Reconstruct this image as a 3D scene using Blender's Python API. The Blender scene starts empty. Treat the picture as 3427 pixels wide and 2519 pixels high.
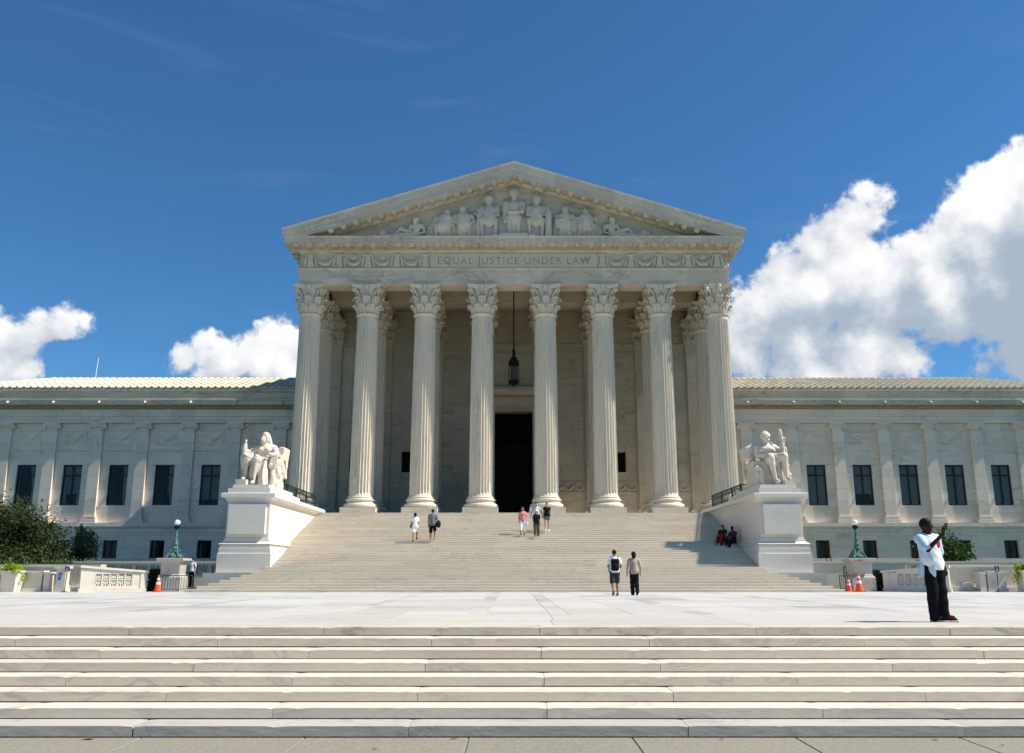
import bpy, bmesh, math, random
import numpy as np
from mathutils import Vector, Matrix
R = math.radians
random.seed(7)
rng = np.random.default_rng(11)
scene = bpy.context.scene
COL = scene.collection

# ------------------------------------------------------------------ camera
cam_d = bpy.data.cameras.new("camera")
cam = bpy.data.objects.new("camera", cam_d)
COL.objects.link(cam)
cam.location = (-0.125, 0.0, 0.82)
cam.rotation_euler = (R(90 + 12.7676), 0, 0)
cam_d.sensor_width = 36.0
cam_d.lens = 36.0 * 2906.0 / 3427.0
cam_d.clip_start = 0.1
cam_d.clip_end = 5000
scene.camera = cam

# ------------------------------------------------------------------ light
SUN_A, SUN_EL = 83.5, 50.0          # degrees: swing from straight-on towards +x, elevation
sun_dir = Vector((math.sin(R(SUN_A)) * math.cos(R(SUN_EL)),
                  -math.cos(R(SUN_A)) * math.cos(R(SUN_EL)), math.sin(R(SUN_EL))))
sun_d = bpy.data.lights.new("sun", 'SUN')
sun_d.energy = 5.0
sun_d.angle = R(0.53)
sun_d.color = (1.0, 0.955, 0.87)
sun = bpy.data.objects.new("sun", sun_d)
COL.objects.link(sun)
sun.rotation_euler = sun_dir.to_track_quat('Z', 'Y').to_euler()
sun.location = (60, -20, 80)

scene.view_settings.view_transform = 'Standard'
scene.view_settings.look = 'None'
scene.view_settings.exposure = 0.5
scene.view_settings.gamma = 1.0
scene.view_settings.use_curve_mapping = False

# ------------------------------------------------------------------ node helpers
class NT:
    def __init__(s, tree):
        s.t = tree; s.n = tree.nodes; s.l = tree.links
    def new(s, kind, **kw):
        n = s.n.new(kind)
        for k, v in kw.items():
            setattr(n, k, v)
        return n
    def put(s, sock, v):
        if v is None: return
        if isinstance(v, bpy.types.NodeSocket): s.l.new(v, sock)
        else: sock.default_value = v
    def math(s, op, a, b=None, c=None, clamp=False):
        n = s.n.new('ShaderNodeMath'); n.operation = op; n.use_clamp = clamp
        s.put(n.inputs[0], a); s.put(n.inputs[1], b); s.put(n.inputs[2], c)
        return n.outputs[0]
    def vmath(s, op, a, b=None):
        n = s.n.new('ShaderNodeVectorMath'); n.operation = op
        s.put(n.inputs[0], a)
        if op == 'SCALE': s.put(n.inputs['Scale'], b)
        else: s.put(n.inputs[1], b)
        return n.outputs['Value'] if op in ('DISTANCE', 'LENGTH', 'DOT_PRODUCT') else n.outputs['Vector']
    def mix(s, fac, a, b, mode='MIX'):
        n = s.n.new('ShaderNodeMix'); n.data_type = 'RGBA'; n.blend_type = mode
        s.put(n.inputs[0], fac); s.put(n.inputs[6], a); s.put(n.inputs[7], b)
        return n.outputs[2]
    def noise(s, vec, scale, detail=4, rough=0.55, dist=0.0):
        n = s.n.new('ShaderNodeTexNoise')
        s.put(n.inputs['Vector'], vec)
        n.inputs['Scale'].default_value = scale; n.inputs['Detail'].default_value = detail
        n.inputs['Roughness'].default_value = rough; n.inputs['Distortion'].default_value = dist
        return n.outputs['Fac']
    def smooth(s, x, a, b, lo=0.0, hi=1.0):
        n = s.n.new('ShaderNodeMapRange'); n.interpolation_type = 'SMOOTHSTEP'
        s.put(n.inputs['Value'], x)
        n.inputs['From Min'].default_value = a; n.inputs['From Max'].default_value = b
        n.inputs['To Min'].default_value = lo; n.inputs['To Max'].default_value = hi
        return n.outputs['Result']

# ------------------------------------------------------------------ world: sky with cumulus
world = bpy.data.worlds.new("World")
scene.world = world
world.use_nodes = True
W = NT(world.node_tree)
W.n.clear()
sky = W.new('ShaderNodeTexSky', sky_type='NISHITA')
sky.sun_disc = False
sky.sun_elevation = R(SUN_EL)
sky.sun_rotation = math.atan2(sun_dir.x, sun_dir.y)
sky.altitude = 30
sky.air_density = 1.0
sky.dust_density = 0.0
sky.ozone_density = 10.0

# cloud lumps as directions on the sky: (azimuth from +y towards +x, elevation, radius) in degrees
LUMPS = [  # right bank, then the two small banks to the left
 (31.6,21.7,2.5),(30.7,20.2,3.4),(32.6,20.8,3.1),(29.3,18.8,3.46),(26.5,19.1,2.26),(24.3,22.5,1.26),(23.6,21.6,1.86),(22.4,20.9,2.1),(20.4,19.9,2.16),
 (18.4,19.2,1.8),(16.9,18.5,1.26),(15.6,17.7,1.05),(19.8,17.0,3.61),(16.9,15.9,2.86),(23.1,17.0,3.91),(27.0,16.5,3.91),(30.2,16.5,3.61),(15.9,13.6,2.41),
 (19.0,13.7,2.41),(22.3,13.1,2.71),(24.7,12.3,1.86),(20.0,11.6,2.41),(30.0,12.2,1.5),(31.1,11.9,1.5),(28.9,11.5,1.2),(34.1,19.4,5.11),(33.5,15.2,4.51),
 (33.5,11.4,2.71),(15.0,18.5,0.66),(15.5,18.2,0.6),(-28.5,14.3,0.9),(-29.7,13.9,1.2),(-27.2,14.9,0.48),(-27.8,14.7,0.6),(-31.0,13.2,1.5),(-30.0,12.7,0.96),
 (-29.1,13.4,0.84),(-29.8,11.5,1.5),(-31.2,11.6,1.5),(-29.0,11.9,0.72),(-32.7,12.7,2.41),(-32.2,10.2,2.71),(-17.7,14.5,0.66),(-19.0,13.8,0.96),(-19.9,13.6,1.02),
 (-21.1,13.0,1.26),(-15.9,14.4,1.2),(-14.7,14.9,1.14),(-14.1,14.3,1.8),(-16.9,13.0,1.65),(-21.9,12.5,0.9),(-18.6,12.6,1.5),(-15.2,12.8,1.8),(-12.9,13.8,1.8),
 (-9.9,13.4,2.41),
]
def cloud_group(name, lumps, shrink):
    grp = bpy.data.node_groups.new(name, 'ShaderNodeTree')
    grp.interface.new_socket("Dir", in_out='INPUT', socket_type='NodeSocketVector')
    grp.interface.new_socket("Density", in_out='OUTPUT', socket_type='NodeSocketFloat')
    G = NT(grp)
    gi = G.new('NodeGroupInput'); go = G.new('NodeGroupOutput')
    gdir = gi.outputs[0]
    warp = G.new('ShaderNodeTexNoise')
    G.put(warp.inputs['Vector'], gdir); warp.inputs['Scale'].default_value = 9.0; warp.inputs['Detail'].default_value = 4
    wv = G.vmath('SCALE', G.vmath('SUBTRACT', warp.outputs['Color'], (0.5, 0.5, 0.5)), 0.045)
    q = G.vmath('ADD', gdir, wv)
    acc = None
    for az, el, r in lumps:
        c = (math.sin(R(az)) * math.cos(R(el)), math.cos(R(az)) * math.cos(R(el)), math.sin(R(el)))
        d = G.math('SUBTRACT', R(r), G.vmath('DISTANCE', q, c))
        if acc is None: acc = d
        else:
            n = G.n.new('ShaderNodeMath'); n.operation = 'SMOOTH_MAX'
            G.put(n.inputs[0], acc); G.put(n.inputs[1], d); n.inputs[2].default_value = 0.020
            acc = n.outputs[0]
    f1 = G.noise(gdir, 27.0, 8, 0.60)
    dens = G.math('MULTIPLY_ADD', G.math('SUBTRACT', f1, 0.5), 0.060, G.math('SUBTRACT', acc, shrink))
    G.put(go.inputs[0], dens)
    return grp

tc = W.new('ShaderNodeTexCoord')
vdir = W.vmath('NORMALIZE', tc.outputs['Generated'])
def cloud_bank(grp):
    def density(vec):
        n = W.n.new('ShaderNodeGroup'); n.node_tree = grp
        W.put(n.inputs[0], vec); return n.outputs[0]
    d0 = density(vdir)
    d1 = density(W.vmath('ADD', vdir, tuple(sun_dir * 0.022)))
    d2 = density(W.vmath('ADD', vdir, tuple(sun_dir * 0.075)))
    alpha = W.smooth(d0, -0.002, 0.009)
    lit = W.math('MULTIPLY_ADD', W.math('SUBTRACT', d0, d1), 16.0, 0.52)
    lit = W.math('MULTIPLY_ADD', W.math('MAXIMUM', d2, 0.0), -12.0, lit)
    mott = W.noise(vdir, 8.0, 4, 0.5)
    lit = W.math('MULTIPLY_ADD', W.math('SUBTRACT', mott, 0.5), 1.5, lit)
    lit = W.smooth(lit, -0.1, 1.0)
    return alpha, W.mix(lit, (0.40, 0.48, 0.59, 1), (1.0, 1.0, 1.0, 1))
right = cloud_bank(cloud_group("cloud_bank_right", [l for l in LUMPS if l[0] > 0], 0.008))
left = cloud_bank(cloud_group("cloud_bank_left", [l for l in LUMPS if l[0] < 0], 0.001))
# the same broken cumulus goes on low round the rest of the horizon
far_n = W.noise(vdir, 4.5, 5, 0.58)
far_a = W.smooth(far_n, 0.53, 0.60)
far_c = W.mix(W.smooth(far_n, 0.56, 0.70), (1, 1, 1, 1), (0.55, 0.62, 0.72, 1))
# thin high cirrus streaks
mp = W.new('ShaderNodeMapping'); mp.inputs['Rotation'].default_value = (0, R(22), 0); mp.inputs['Scale'].default_value = (1.6, 1.2, 11.0)
W.put(mp.inputs['Vector'], vdir)
ci = W.noise(mp.outputs['Vector'], 2.2, 4, 0.6, 0.7)
cirrus = W.smooth(ci, 0.54, 0.82, 0.0, 0.07)
bg_sky = W.new('ShaderNodeBackground'); bg_sky.inputs['Strength'].default_value = 0.088
W.put(bg_sky.inputs['Color'], W.mix(1.0, sky.outputs['Color'], (0.60, 0.91, 0.96, 1), 'MULTIPLY'))
bg_ci = W.new('ShaderNodeBackground'); bg_ci.inputs['Color'].default_value = (0.62, 0.70, 0.80, 1); bg_ci.inputs['Strength'].default_value = 0.6
m1 = W.new('ShaderNodeMixShader'); W.put(m1.inputs[0], cirrus); W.put(m1.inputs[1], bg_sky.outputs[0]); W.put(m1.inputs[2], bg_ci.outputs[0])
sep = W.new('ShaderNodeSeparateXYZ'); W.put(sep.inputs[0], vdir)
def dirv(az, el): return (math.sin(R(az)) * math.cos(R(el)), math.cos(R(az)) * math.cos(R(el)), math.sin(R(el)))
def near_dir(az, el, rad): return W.math('GREATER_THAN', W.vmath('DOT_PRODUCT', vdir, dirv(az, el)), math.cos(R(rad)))
far_m = W.math('MULTIPLY', W.math('LESS_THAN', sep.outputs['Y'], 0.70), W.math('LESS_THAN', W.math('ABSOLUTE', W.math('SUBTRACT', sep.outputs['Z'], 0.27)), 0.17))
far_fade = W.math('MULTIPLY', W.smooth(W.math('ABSOLUTE', W.math('SUBTRACT', sep.outputs['Z'], 0.27)), 0.08, 0.17, 1.0, 0.0), W.smooth(sep.outputs['Y'], 0.60, 0.70, 1.0, 0.0))
cur = m1.outputs[0]
for msk, (al, cc) in ((near_dir(25.0, 16.5, 20.0), right), (near_dir(-22.0, 15.0, 17.5), left), (far_m, (W.math('MULTIPLY', far_a, far_fade), far_c))):
    bgc = W.new('ShaderNodeBackground'); W.put(bgc.inputs['Color'], cc); bgc.inputs['Strength'].default_value = 0.72
    inner = W.new('ShaderNodeMixShader'); W.put(inner.inputs[0], al); W.put(inner.inputs[1], cur); W.put(inner.inputs[2], bgc.outputs[0])
    outer = W.new('ShaderNodeMixShader'); W.put(outer.inputs[0], msk); W.put(outer.inputs[1], cur); W.put(outer.inputs[2], inner.outputs[0])
    cur = outer.outputs[0]
wo = W.new('ShaderNodeOutputWorld'); W.put(wo.inputs['Surface'], cur)
try:
    world.cycles.sampling_method = 'MANUAL'; world.cycles.sample_map_resolution = 512
except Exception: pass
scene.cycles.use_adaptive_sampling = True
scene.cycles.adaptive_threshold = 0.025
scene.cycles.max_bounces = 5
scene.cycles.diffuse_bounces = 3
scene.cycles.transparent_max_bounces = 8

# ------------------------------------------------------------------ materials
def mat_base(name):
    m = bpy.data.materials.new(name); m.use_nodes = True
    t = NT(m.node_tree); b = t.n['Principled BSDF']
    return m, t, b
def coords(t, rnd=True, scale=None):
    c = t.new('ShaderNodeTexCoord').outputs['Object']
    if rnd:
        oi = t.new('ShaderNodeObjectInfo')
        c = t.vmath('ADD', c, t.vmath('SCALE', (13.1, 7.7, 29.3), t.math('MULTIPLY', oi.outputs['Random'], 9.0)))
        c = t.vmath('ADD', c, oi.outputs['Location'])
    if scale: c = t.vmath('MULTIPLY', c, scale)
    return c
def stone(name, base, vein=0.25, vein_col=(0.25, 0.25, 0.25), vscale=0.9, tint=0.10, rough=0.6, stain=0.0,
          stain_col=(0.16, 0.12, 0.07), bump=0.02, piece=0.0, stretch=(1, 1, 1), fine=0.06, ashlar=None):
    m, t, b = mat_base(name)
    c = coords(t, True, stretch)
    n1 = t.noise(c, vscale * 0.5, 2, 0.55)
    nv = t.noise(c, vscale, 4, 0.6, 1.6)
    v = t.math('ABSOLUTE', t.math('SUBTRACT', nv, 0.5))
    v = t.smooth(v, 0.0, 0.055, 1.0, 0.0)
    big = t.noise(c, vscale * 0.8, 1, 0.5)
    v = t.math('MULTIPLY', v, t.smooth(big, 0.42, 0.66))
    hi = tuple(min(1, x * (1 + tint)) for x in base) + (1,)
    lo = tuple(x * (1 - tint) for x in base) + (1,)
    col = t.mix(n1, lo, hi)
    col = t.mix(t.math('MULTIPLY', v, vein), col, vein_col + (1,))
    sp = t.noise(c, 24.0, 3, 0.7)
    col = t.mix(t.smooth(sp, 0.36, 0.64, fine * 2.2, 0.0), col, tuple(x * 0.45 for x in base) + (1,))
    if piece:
        oi = t.new('ShaderNodeObjectInfo')
        k = t.math('MULTIPLY_ADD', oi.outputs['Random'], 2 * piece, 1 - piece)
        col = t.vmath('SCALE', col, k)
    if stain:
        st = t.noise(c, vscale * 2.3, 4, 0.62, 0.6)
        col = t.mix(t.smooth(st, 0.55, 0.72, 0.0, stain), col, stain_col + (1,))
    if ashlar:                                   # block-to-block tone of far ashlar, too fine to build
        sp3 = t.new('ShaderNodeSeparateXYZ'); t.put(sp3.inputs[0], t.new('ShaderNodeTexCoord').outputs['Object'])
        cb3 = t.new('ShaderNodeCombineXYZ'); t.put(cb3.inputs[0], t.math('ADD', sp3.outputs['X'], sp3.outputs['Y'])); t.put(cb3.inputs[1], sp3.outputs['Z'])
        br = t.new('ShaderNodeTexBrick'); t.put(br.inputs['Vector'], cb3.outputs[0])
        br.inputs['Scale'].default_value = 1.0; br.inputs['Brick Width'].default_value = ashlar[0]; br.inputs['Row Height'].default_value = ashlar[1]
        br.inputs['Mortar Size'].default_value = 0.012; br.inputs['Mortar Smooth'].default_value = 0.3
        br.inputs['Color1'].default_value = (1.05, 1.05, 1.05, 1); br.inputs['Color2'].default_value = (0.90, 0.90, 0.91, 1); br.inputs['Mortar'].default_value = (0.72, 0.71, 0.70, 1)
        col = t.mix(1.0, col, br.outputs['Color'], 'MULTIPLY')
    t.put(b.inputs['Base Color'], col)
    b.inputs['Roughness'].default_value = rough
    b.inputs['Specular IOR Level'].default_value = 0.35
    bp = t.new('ShaderNodeBump'); bp.inputs['Strength'].default_value = 0.6; bp.inputs['Distance'].default_value = bump
    t.put(bp.inputs['Height'], t.noise(c, 9.0, 3, 0.65))
    t.put(b.inputs['Normal'], bp.outputs[0])
    return m
def plain(name, col, rough=0.6, metal=0.0, var=0.08, scale=14.0, bump=0.0, spec=0.4, patina=None):
    m, t, b = mat_base(name)
    c = coords(t)
    n = t.noise(c, scale, 5, 0.6)
    cc = t.mix(n, tuple(x * (1 - var * 2) for x in col) + (1,), tuple(min(1, x * (1 + var * 2)) for x in col) + (1,))
    if patina:
        cc = t.mix(t.smooth(t.noise(c, 5.0, 5, 0.6), 0.42, 0.62), cc, patina + (1,))
    t.put(b.inputs['Base Color'], cc)
    b.inputs['Roughness'].default_value = rough; b.inputs['Metallic'].default_value = metal
    b.inputs['Specular IOR Level'].default_value = spec
    if bump:
        bp = t.new('ShaderNodeBump'); bp.inputs['Strength'].default_value = 0.7; bp.inputs['Distance'].default_value = bump
        t.put(bp.inputs['Height'], t.noise(c, scale * 2, 5, 0.6)); t.put(b.inputs['Normal'], bp.outputs[0])
    return m
def leaf_mat(name, dark, light, trans=0.25):
    m, t, b = mat_base(name)
    g = t.new('ShaderNodeNewGeometry')
    n = t.noise(t.new('ShaderNodeTexCoord').outputs['Object'], 1.8, 3, 0.6)
    k = t.math('ADD', t.math('MULTIPLY', g.outputs['Random Per Island'], 0.65), t.math('MULTIPLY', n, 0.4))
    t.put(b.inputs['Base Color'], t.mix(k, dark + (1,), light + (1,)))
    b.inputs['Roughness'].default_value = 0.55
    b.inputs['Specular IOR Level'].default_value = 0.3
    tr = t.new('ShaderNodeBsdfTranslucent'); t.put(tr.inputs['Color'], t.mix(k, dark + (1,), light + (1,)))
    mx = t.new('ShaderNodeMixShader'); mx.inputs[0].default_value = trans
    t.put(mx.inputs[1], b.outputs[0]); t.put(mx.inputs[2], tr.outputs[0])
    t.put(t.n['Material Output'].inputs['Surface'], mx.outputs[0])
    return m
M = {}
M['marble'] = stone('building_marble', (0.64, 0.57, 0.455), vein=0.35, vscale=0.55, tint=0.09, stretch=(0.7, 1, 1.5), bump=0.008, stain=0.10)
M['marble_up'] = stone('weathered_marble', (0.64, 0.57, 0.45), vein=0.45, vein_col=(0.22, 0.22, 0.21), vscale=0.5, tint=0.14, stretch=(0.6, 1, 1.4), bump=0.01, stain=0.30, stain_col=(0.20, 0.18, 0.14), ashlar=(1.95, 40.0))
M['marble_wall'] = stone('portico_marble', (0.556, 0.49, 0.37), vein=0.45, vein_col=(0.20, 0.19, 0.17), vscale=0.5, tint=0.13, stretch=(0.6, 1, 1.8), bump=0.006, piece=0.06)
M['marble_sculpt'] = stone('sculpture_marble', (0.67, 0.595, 0.48), vein=0.2, vscale=0.8, tint=0.08, bump=0.01, stain=0.25, stain_col=(0.22, 0.2, 0.17))
M['shaft'] = stone('column_marble', (0.71, 0.63, 0.50), vein=0.45, vein_col=(0.30, 0.29, 0.27), vscale=1.3, tint=0.10, stretch=(1.6, 1.6, 0.16), bump=0.004, rough=0.5, fine=0.08)
M['wing'] = stone('wing_marble', (0.84, 0.715, 0.59), vein=0.30, vscale=0.5, tint=0.10, stretch=(0.6, 1, 1.6), bump=0.006, piece=0.04, ashlar=(1.86, 0.93))
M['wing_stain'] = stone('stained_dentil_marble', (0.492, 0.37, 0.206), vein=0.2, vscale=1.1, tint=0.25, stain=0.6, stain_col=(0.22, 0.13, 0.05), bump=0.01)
M['tile'] = stone('roof_tile_marble', (0.62, 0.555, 0.42), vein=0.15, vscale=1.0, tint=0.10, piece=0.10, bump=0.01)
M['pedestal'] = stone('pedestal_marble', (0.68, 0.635, 0.56), vein=0.30, vein_col=(0.40, 0.40, 0.40), vscale=0.65, tint=0.08, stretch=(0.8, 0.8, 1.6), bump=0.006)
M['statue'] = stone('statue_marble', (0.66, 0.58, 0.475), vein=0.10, vscale=1.4, tint=0.08, bump=0.012, stain=0.45, stain_col=(0.30, 0.27, 0.23))
M['stairs'] = stone('stair_marble', (0.65, 0.575, 0.455), vein=0.35, vein_col=(0.36, 0.33, 0.28), vscale=0.7, tint=0.09, stretch=(0.4, 1, 1.3), bump=0.006, piece=0.055, stain=0.08)
M['steps'] = stone('front_step_marble', (0.69, 0.60, 0.485), vein=0.45, vein_col=(0.34, 0.32, 0.29), vscale=1.1, tint=0.12, stretch=(0.45, 1, 1.5), bump=0.006, piece=0.04, stain=0.22, stain_col=(0.34, 0.29, 0.22))
M['step_low'] = stone('kerb_step_granite', (0.47, 0.43, 0.37), vein=0.5, vein_col=(0.24, 0.24, 0.25), vscale=1.3, tint=0.14, stretch=(0.5, 1, 1.4), bump=0.01, piece=0.05, stain=0.3, stain_col=(0.2, 0.19, 0.17))
M['step_top'] = stone('edge_step_marble', (0.58, 0.525, 0.435), vein=0.6, vein_col=(0.26, 0.23, 0.19), vscale=1.3, tint=0.13, stretch=(0.5, 1, 1.4), bump=0.006, piece=0.04, stain=0.6, stain_col=(0.23, 0.17, 0.11))
M['plaza'] = stone('plaza_marble', (0.53, 0.505, 0.465), vein=0.65, vein_col=(0.36, 0.37, 0.38), vscale=0.9, tint=0.08, stretch=(0.5, 1.0, 1), bump=0.003, piece=0.09)
M['plaza_warm'] = stone('plaza_edge_marble', (0.54, 0.495, 0.44), vein=0.5, vein_col=(0.42, 0.36, 0.30), vscale=0.9, tint=0.08, stretch=(0.4, 1.0, 1), bump=0.003, piece=0.05)
M['plaza_grey'] = stone('plaza_grey_marble', (0.41, 0.395, 0.365), vein=0.5, vein_col=(0.30, 0.31, 0.32), vscale=0.9, tint=0.1, stretch=(0.5, 1.0, 1), bump=0.003, piece=0.10)
M['joint'] = plain('mortar_joint', (0.16, 0.15, 0.13), 0.9)
M['walk'] = stone('sidewalk_concrete', (0.275, 0.25, 0.192), vein=0.12, vein_col=(0.18, 0.17, 0.14), vscale=1.5, tint=0.08, rough=0.85, bump=0.006, piece=0.05, stain=0.12, fine=0.2)
M['ground'] = plain('lawn_ground', (0.06, 0.085, 0.03), 0.9, var=0.2, scale=3, bump=0.03)
M['garden'] = stone('garden_wall_stone', (0.66, 0.60, 0.50), vein=0.15, vscale=1.0, tint=0.09, stain=0.2, bump=0.008)
M['pier'] = stone('lamp_pier_stone', (0.46, 0.425, 0.36), vein=0.3, vscale=1.2, tint=0.12, stain=0.75, stain_col=(0.15, 0.13, 0.10), bump=0.012)
M['bronze'] = plain('dark_bronze', (0.010, 0.0095, 0.008), 0.7, 0.0, var=0.15, spec=0.15)
M['winframe'] = plain('window_bronze', (0.018, 0.020, 0.020), 0.5, 0.2)
M['verdigris'] = plain('verdigris_bronze', (0.075, 0.19, 0.165), 0.8, 0.0, var=0.3, scale=9, patina=(0.03, 0.075, 0.07))
M['verdirail'] = plain('railing_bronze', (0.022, 0.05, 0.038), 0.7, 0.0, var=0.3, scale=12, patina=(0.014, 0.017, 0.013))
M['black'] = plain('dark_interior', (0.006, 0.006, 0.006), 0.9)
M['globe'] = plain('milk_glass', (0.82, 0.84, 0.84), 0.25, var=0.02)
M['lampglass'] = plain('lantern_glass', (0.09, 0.10, 0.10), 0.2, var=0.1)
M['curtain'] = plain('curtain_cloth', (0.52, 0.53, 0.52), 0.9, var=0.2, scale=5)
M['orange'] = plain('cone_orange', (0.85, 0.10, 0.015), 0.55, var=0.06)
M['reflect'] = plain('cone_white_band', (0.82, 0.80, 0.78), 0.5, var=0.03)
M['bluesign'] = plain('sign_blue', (0.02, 0.14, 0.52), 0.5, var=0.03)
M['navysign'] = plain('sign_navy', (0.015, 0.03, 0.09), 0.5, var=0.03)
M['white'] = plain('white_paint', (0.80, 0.80, 0.80), 0.6, var=0.02)
M['steel'] = plain('barrier_steel', (0.05, 0.05, 0.05), 0.5, 0.5)
mg, tg, bg_ = mat_base('window_glass')
bg_.inputs['Base Color'].default_value = (0.015, 0.020, 0.024, 1); bg_.inputs['Roughness'].default_value = 0.04
bg_.inputs['Specular IOR Level'].default_value = 0.5
bg_.inputs['Alpha'].default_value = 0.32
M['glass'] = mg
# ------------------------------------------------------------------ mesh tools
class MB:
    """collects verts and faces, then links them as ONE mesh object"""
    def __init__(s): s.v = []; s.f = []
    def add(s, V, F):
        o = len(s.v); s.v += [tuple(p) for p in V]; s.f += [tuple(i + o for i in q) for q in F]; return s
    def box(s, x0, x1, y0, y1, z0, z1):
        V = [(x, y, z) for z in (z0, z1) for y in (y0, y1) for x in (x0, x1)]
        return s.add(V, [(0, 2, 3, 1), (4, 5, 7, 6), (0, 1, 5, 4), (2, 6, 7, 3), (0, 4, 6, 2), (1, 3, 7, 5)])
    def cbox(s, c, h, rz=0.0, rx=0.0, ry=0.0):
        m = Matrix.Rotation(rz, 3, 'Z') @ Matrix.Rotation(ry, 3, 'Y') @ Matrix.Rotation(rx, 3, 'X')
        V = [Vector(c) + m @ Vector((x * h[0], y * h[1], z * h[2])) for z in (-1, 1) for y in (-1, 1) for x in (-1, 1)]
        return s.add(V, [(0, 2, 3, 1), (4, 5, 7, 6), (0, 1, 5, 4), (2, 6, 7, 3), (0, 4, 6, 2), (1, 3, 7, 5)])
    def frustum(s, cx, cy, z0, z1, a0, b0, a1, b1):
        V = [(cx + sx * a, cy + sy * b, z) for z, a, b in ((z0, a0, b0), (z1, a1, b1)) for sx, sy in ((-1, -1), (1, -1), (1, 1), (-1, 1))]
        return s.add(V, [(3, 2, 1, 0), (4, 5, 6, 7), (0, 1, 5, 4), (1, 2, 6, 5), (2, 3, 7, 6), (3, 0, 4, 7)])
    def lathe(s, prof, n=24, c=(0, 0, 0), cap=True):
        V = []; F = []
        for r, z in prof:
            for i in range(n):
                a = 2 * math.pi * i / n
                V.append((c[0] + r * math.cos(a), c[1] + r * math.sin(a), c[2] + z))
        for j in range(len(prof) - 1):
            for i in range(n):
                k = (i + 1) % n
                F.append((j * n + i, j * n + k, (j + 1) * n + k, (j + 1) * n + i))
        if cap:
            F.append(tuple(range(n - 1, -1, -1))); F.append(tuple((len(prof) - 1) * n + i for i in range(n)))
        return s.add(V, F)
    def rect_lathe(s, prof, cx, cy, hx, hy):
        """square-plan mouldings: prof = (offset, z)"""
        V = []; F = []
        for o, z in prof:
            V += [(cx - hx - o, cy - hy - o, z), (cx + hx + o, cy - hy - o, z), (cx + hx + o, cy + hy + o, z), (cx - hx - o, cy + hy + o, z)]
        for j in range(len(prof) - 1):
            for i in range(4):
                k = (i + 1) % 4
                F.append((j * 4 + i, j * 4 + k, j * 4 + 4 + k, j * 4 + 4 + i))
        F.append((3, 2, 1, 0)); e = (len(prof) - 1) * 4; F.append((e, e + 1, e + 2, e + 3))
        return s.add(V, F)
    def tube(s, pts, r, n=8, cap=True):
        pts = [Vector(p) for p in pts]; rr = r if isinstance(r, (list, tuple)) else [r] * len(pts)
        V = []; F = []; up = Vector((0, 0, 1)); prev = None
        for i, p in enumerate(pts):
            t = (pts[min(i + 1, len(pts) - 1)] - pts[max(i - 1, 0)]).normalized()
            if prev is None:
                a = t.cross(up)
                if a.length < 1e-3: a = t.cross(Vector((1, 0, 0)))
                a.normalize()
            else:
                a = (prev - t * prev.dot(t)).normalized()
            prev = a; b = t.cross(a)
            for k in range(n):
                w = 2 * math.pi * k / n
                V.append(p + (a * math.cos(w) + b * math.sin(w)) * rr[i])
        for i in range(len(pts) - 1):
            for k in range(n):
                m = (k + 1) % n
                F.append((i * n + k, i * n + m, (i + 1) * n + m, (i + 1) * n + k))
        if cap:
            F.append(tuple(range(n - 1, -1, -1))); F.append(tuple((len(pts) - 1) * n + k for k in range(n)))
        return s.add(V, F)
    def prism_y(s, poly, y0, y1):
        """polygon given as (x, z), extruded along y"""
        n = len(poly)
        V = [(x, y0, z) for x, z in poly] + [(x, y1, z) for x, z in poly]
        F = [tuple(range(n)), tuple(range(2 * n - 1, n - 1, -1))] + [(i, i + n, (i + 1) % n + n, (i + 1) % n) for i in range(n)]
        return s.add(V, F)
    def prism_x(s, poly, x0, x1):
        """polygon given as (y, z), extruded along x"""
        n = len(poly)
        V = [(x0, y, z) for y, z in poly] + [(x1, y, z) for y, z in poly]
        F = [tuple(range(n)), tuple(range(2 * n - 1, n - 1, -1))] + [(i, i + n, (i + 1) % n + n, (i + 1) % n) for i in range(n)]
        return s.add(V, F)
    def mesh(s, name, mat, smooth=False, fix=True):
        me = bpy.data.meshes.new(name)
        me.from_pydata([tuple(map(float, p)) for p in s.v], [], s.f)
        if fix:
            bm = bmesh.new(); bm.from_mesh(me); bmesh.ops.recalc_face_normals(bm, faces=bm.faces); bm.to_mesh(me); bm.free()
        if smooth:
            me.polygons.foreach_set('use_smooth', [True] * len(me.polygons))
            if smooth != 'all':
                try: me.set_sharp_from_angle(angle=R(38))
                except Exception: pass
        if mat is not None: me.materials.append(mat)
        return me
    def build(s, name, mat, parent=None, smooth=False, loc=None):
        return link(name, s.mesh(name, mat, smooth), parent, loc)

def link(name, me, parent=None, loc=None, rz=0.0):
    o = bpy.data.objects.new(name, me); COL.objects.link(o)
    if loc is not None: o.location = loc
    if rz: o.rotation_euler = (0, 0, rz)
    if parent is not None: adopt(o, parent)
    return o
def adopt(o, parent):
    """child keeps its world coordinates when the parent is an Empty placed at a thing's base"""
    o.parent = parent
    if parent.type == 'EMPTY' and parent.get('world_children', 0):
        o.matrix_parent_inverse = Matrix.Translation(-parent.location)
def tag(o, label=None, cat=None, group=None, kind=None):
    if label: o['label'] = label
    if cat: o['category'] = cat
    if group: o['group'] = group
    if kind: o['kind'] = kind
    return o
def thing(name, loc, label, cat, group=None, rz=0.0, world=False, kind=None):
    o = bpy.data.objects.new(name, None); COL.objects.link(o)
    o.location = loc; o.rotation_euler = (0, 0, rz); o.empty_display_size = 0.3
    if world: o['world_children'] = 1
    return tag(o, label, cat, group, kind)
def copy_tree(o, parent=None):
    c = o.copy(); COL.objects.link(c)
    if parent is not None: c.parent = parent
    for ch in list(o.children): copy_tree(ch, c)
    return c

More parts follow.
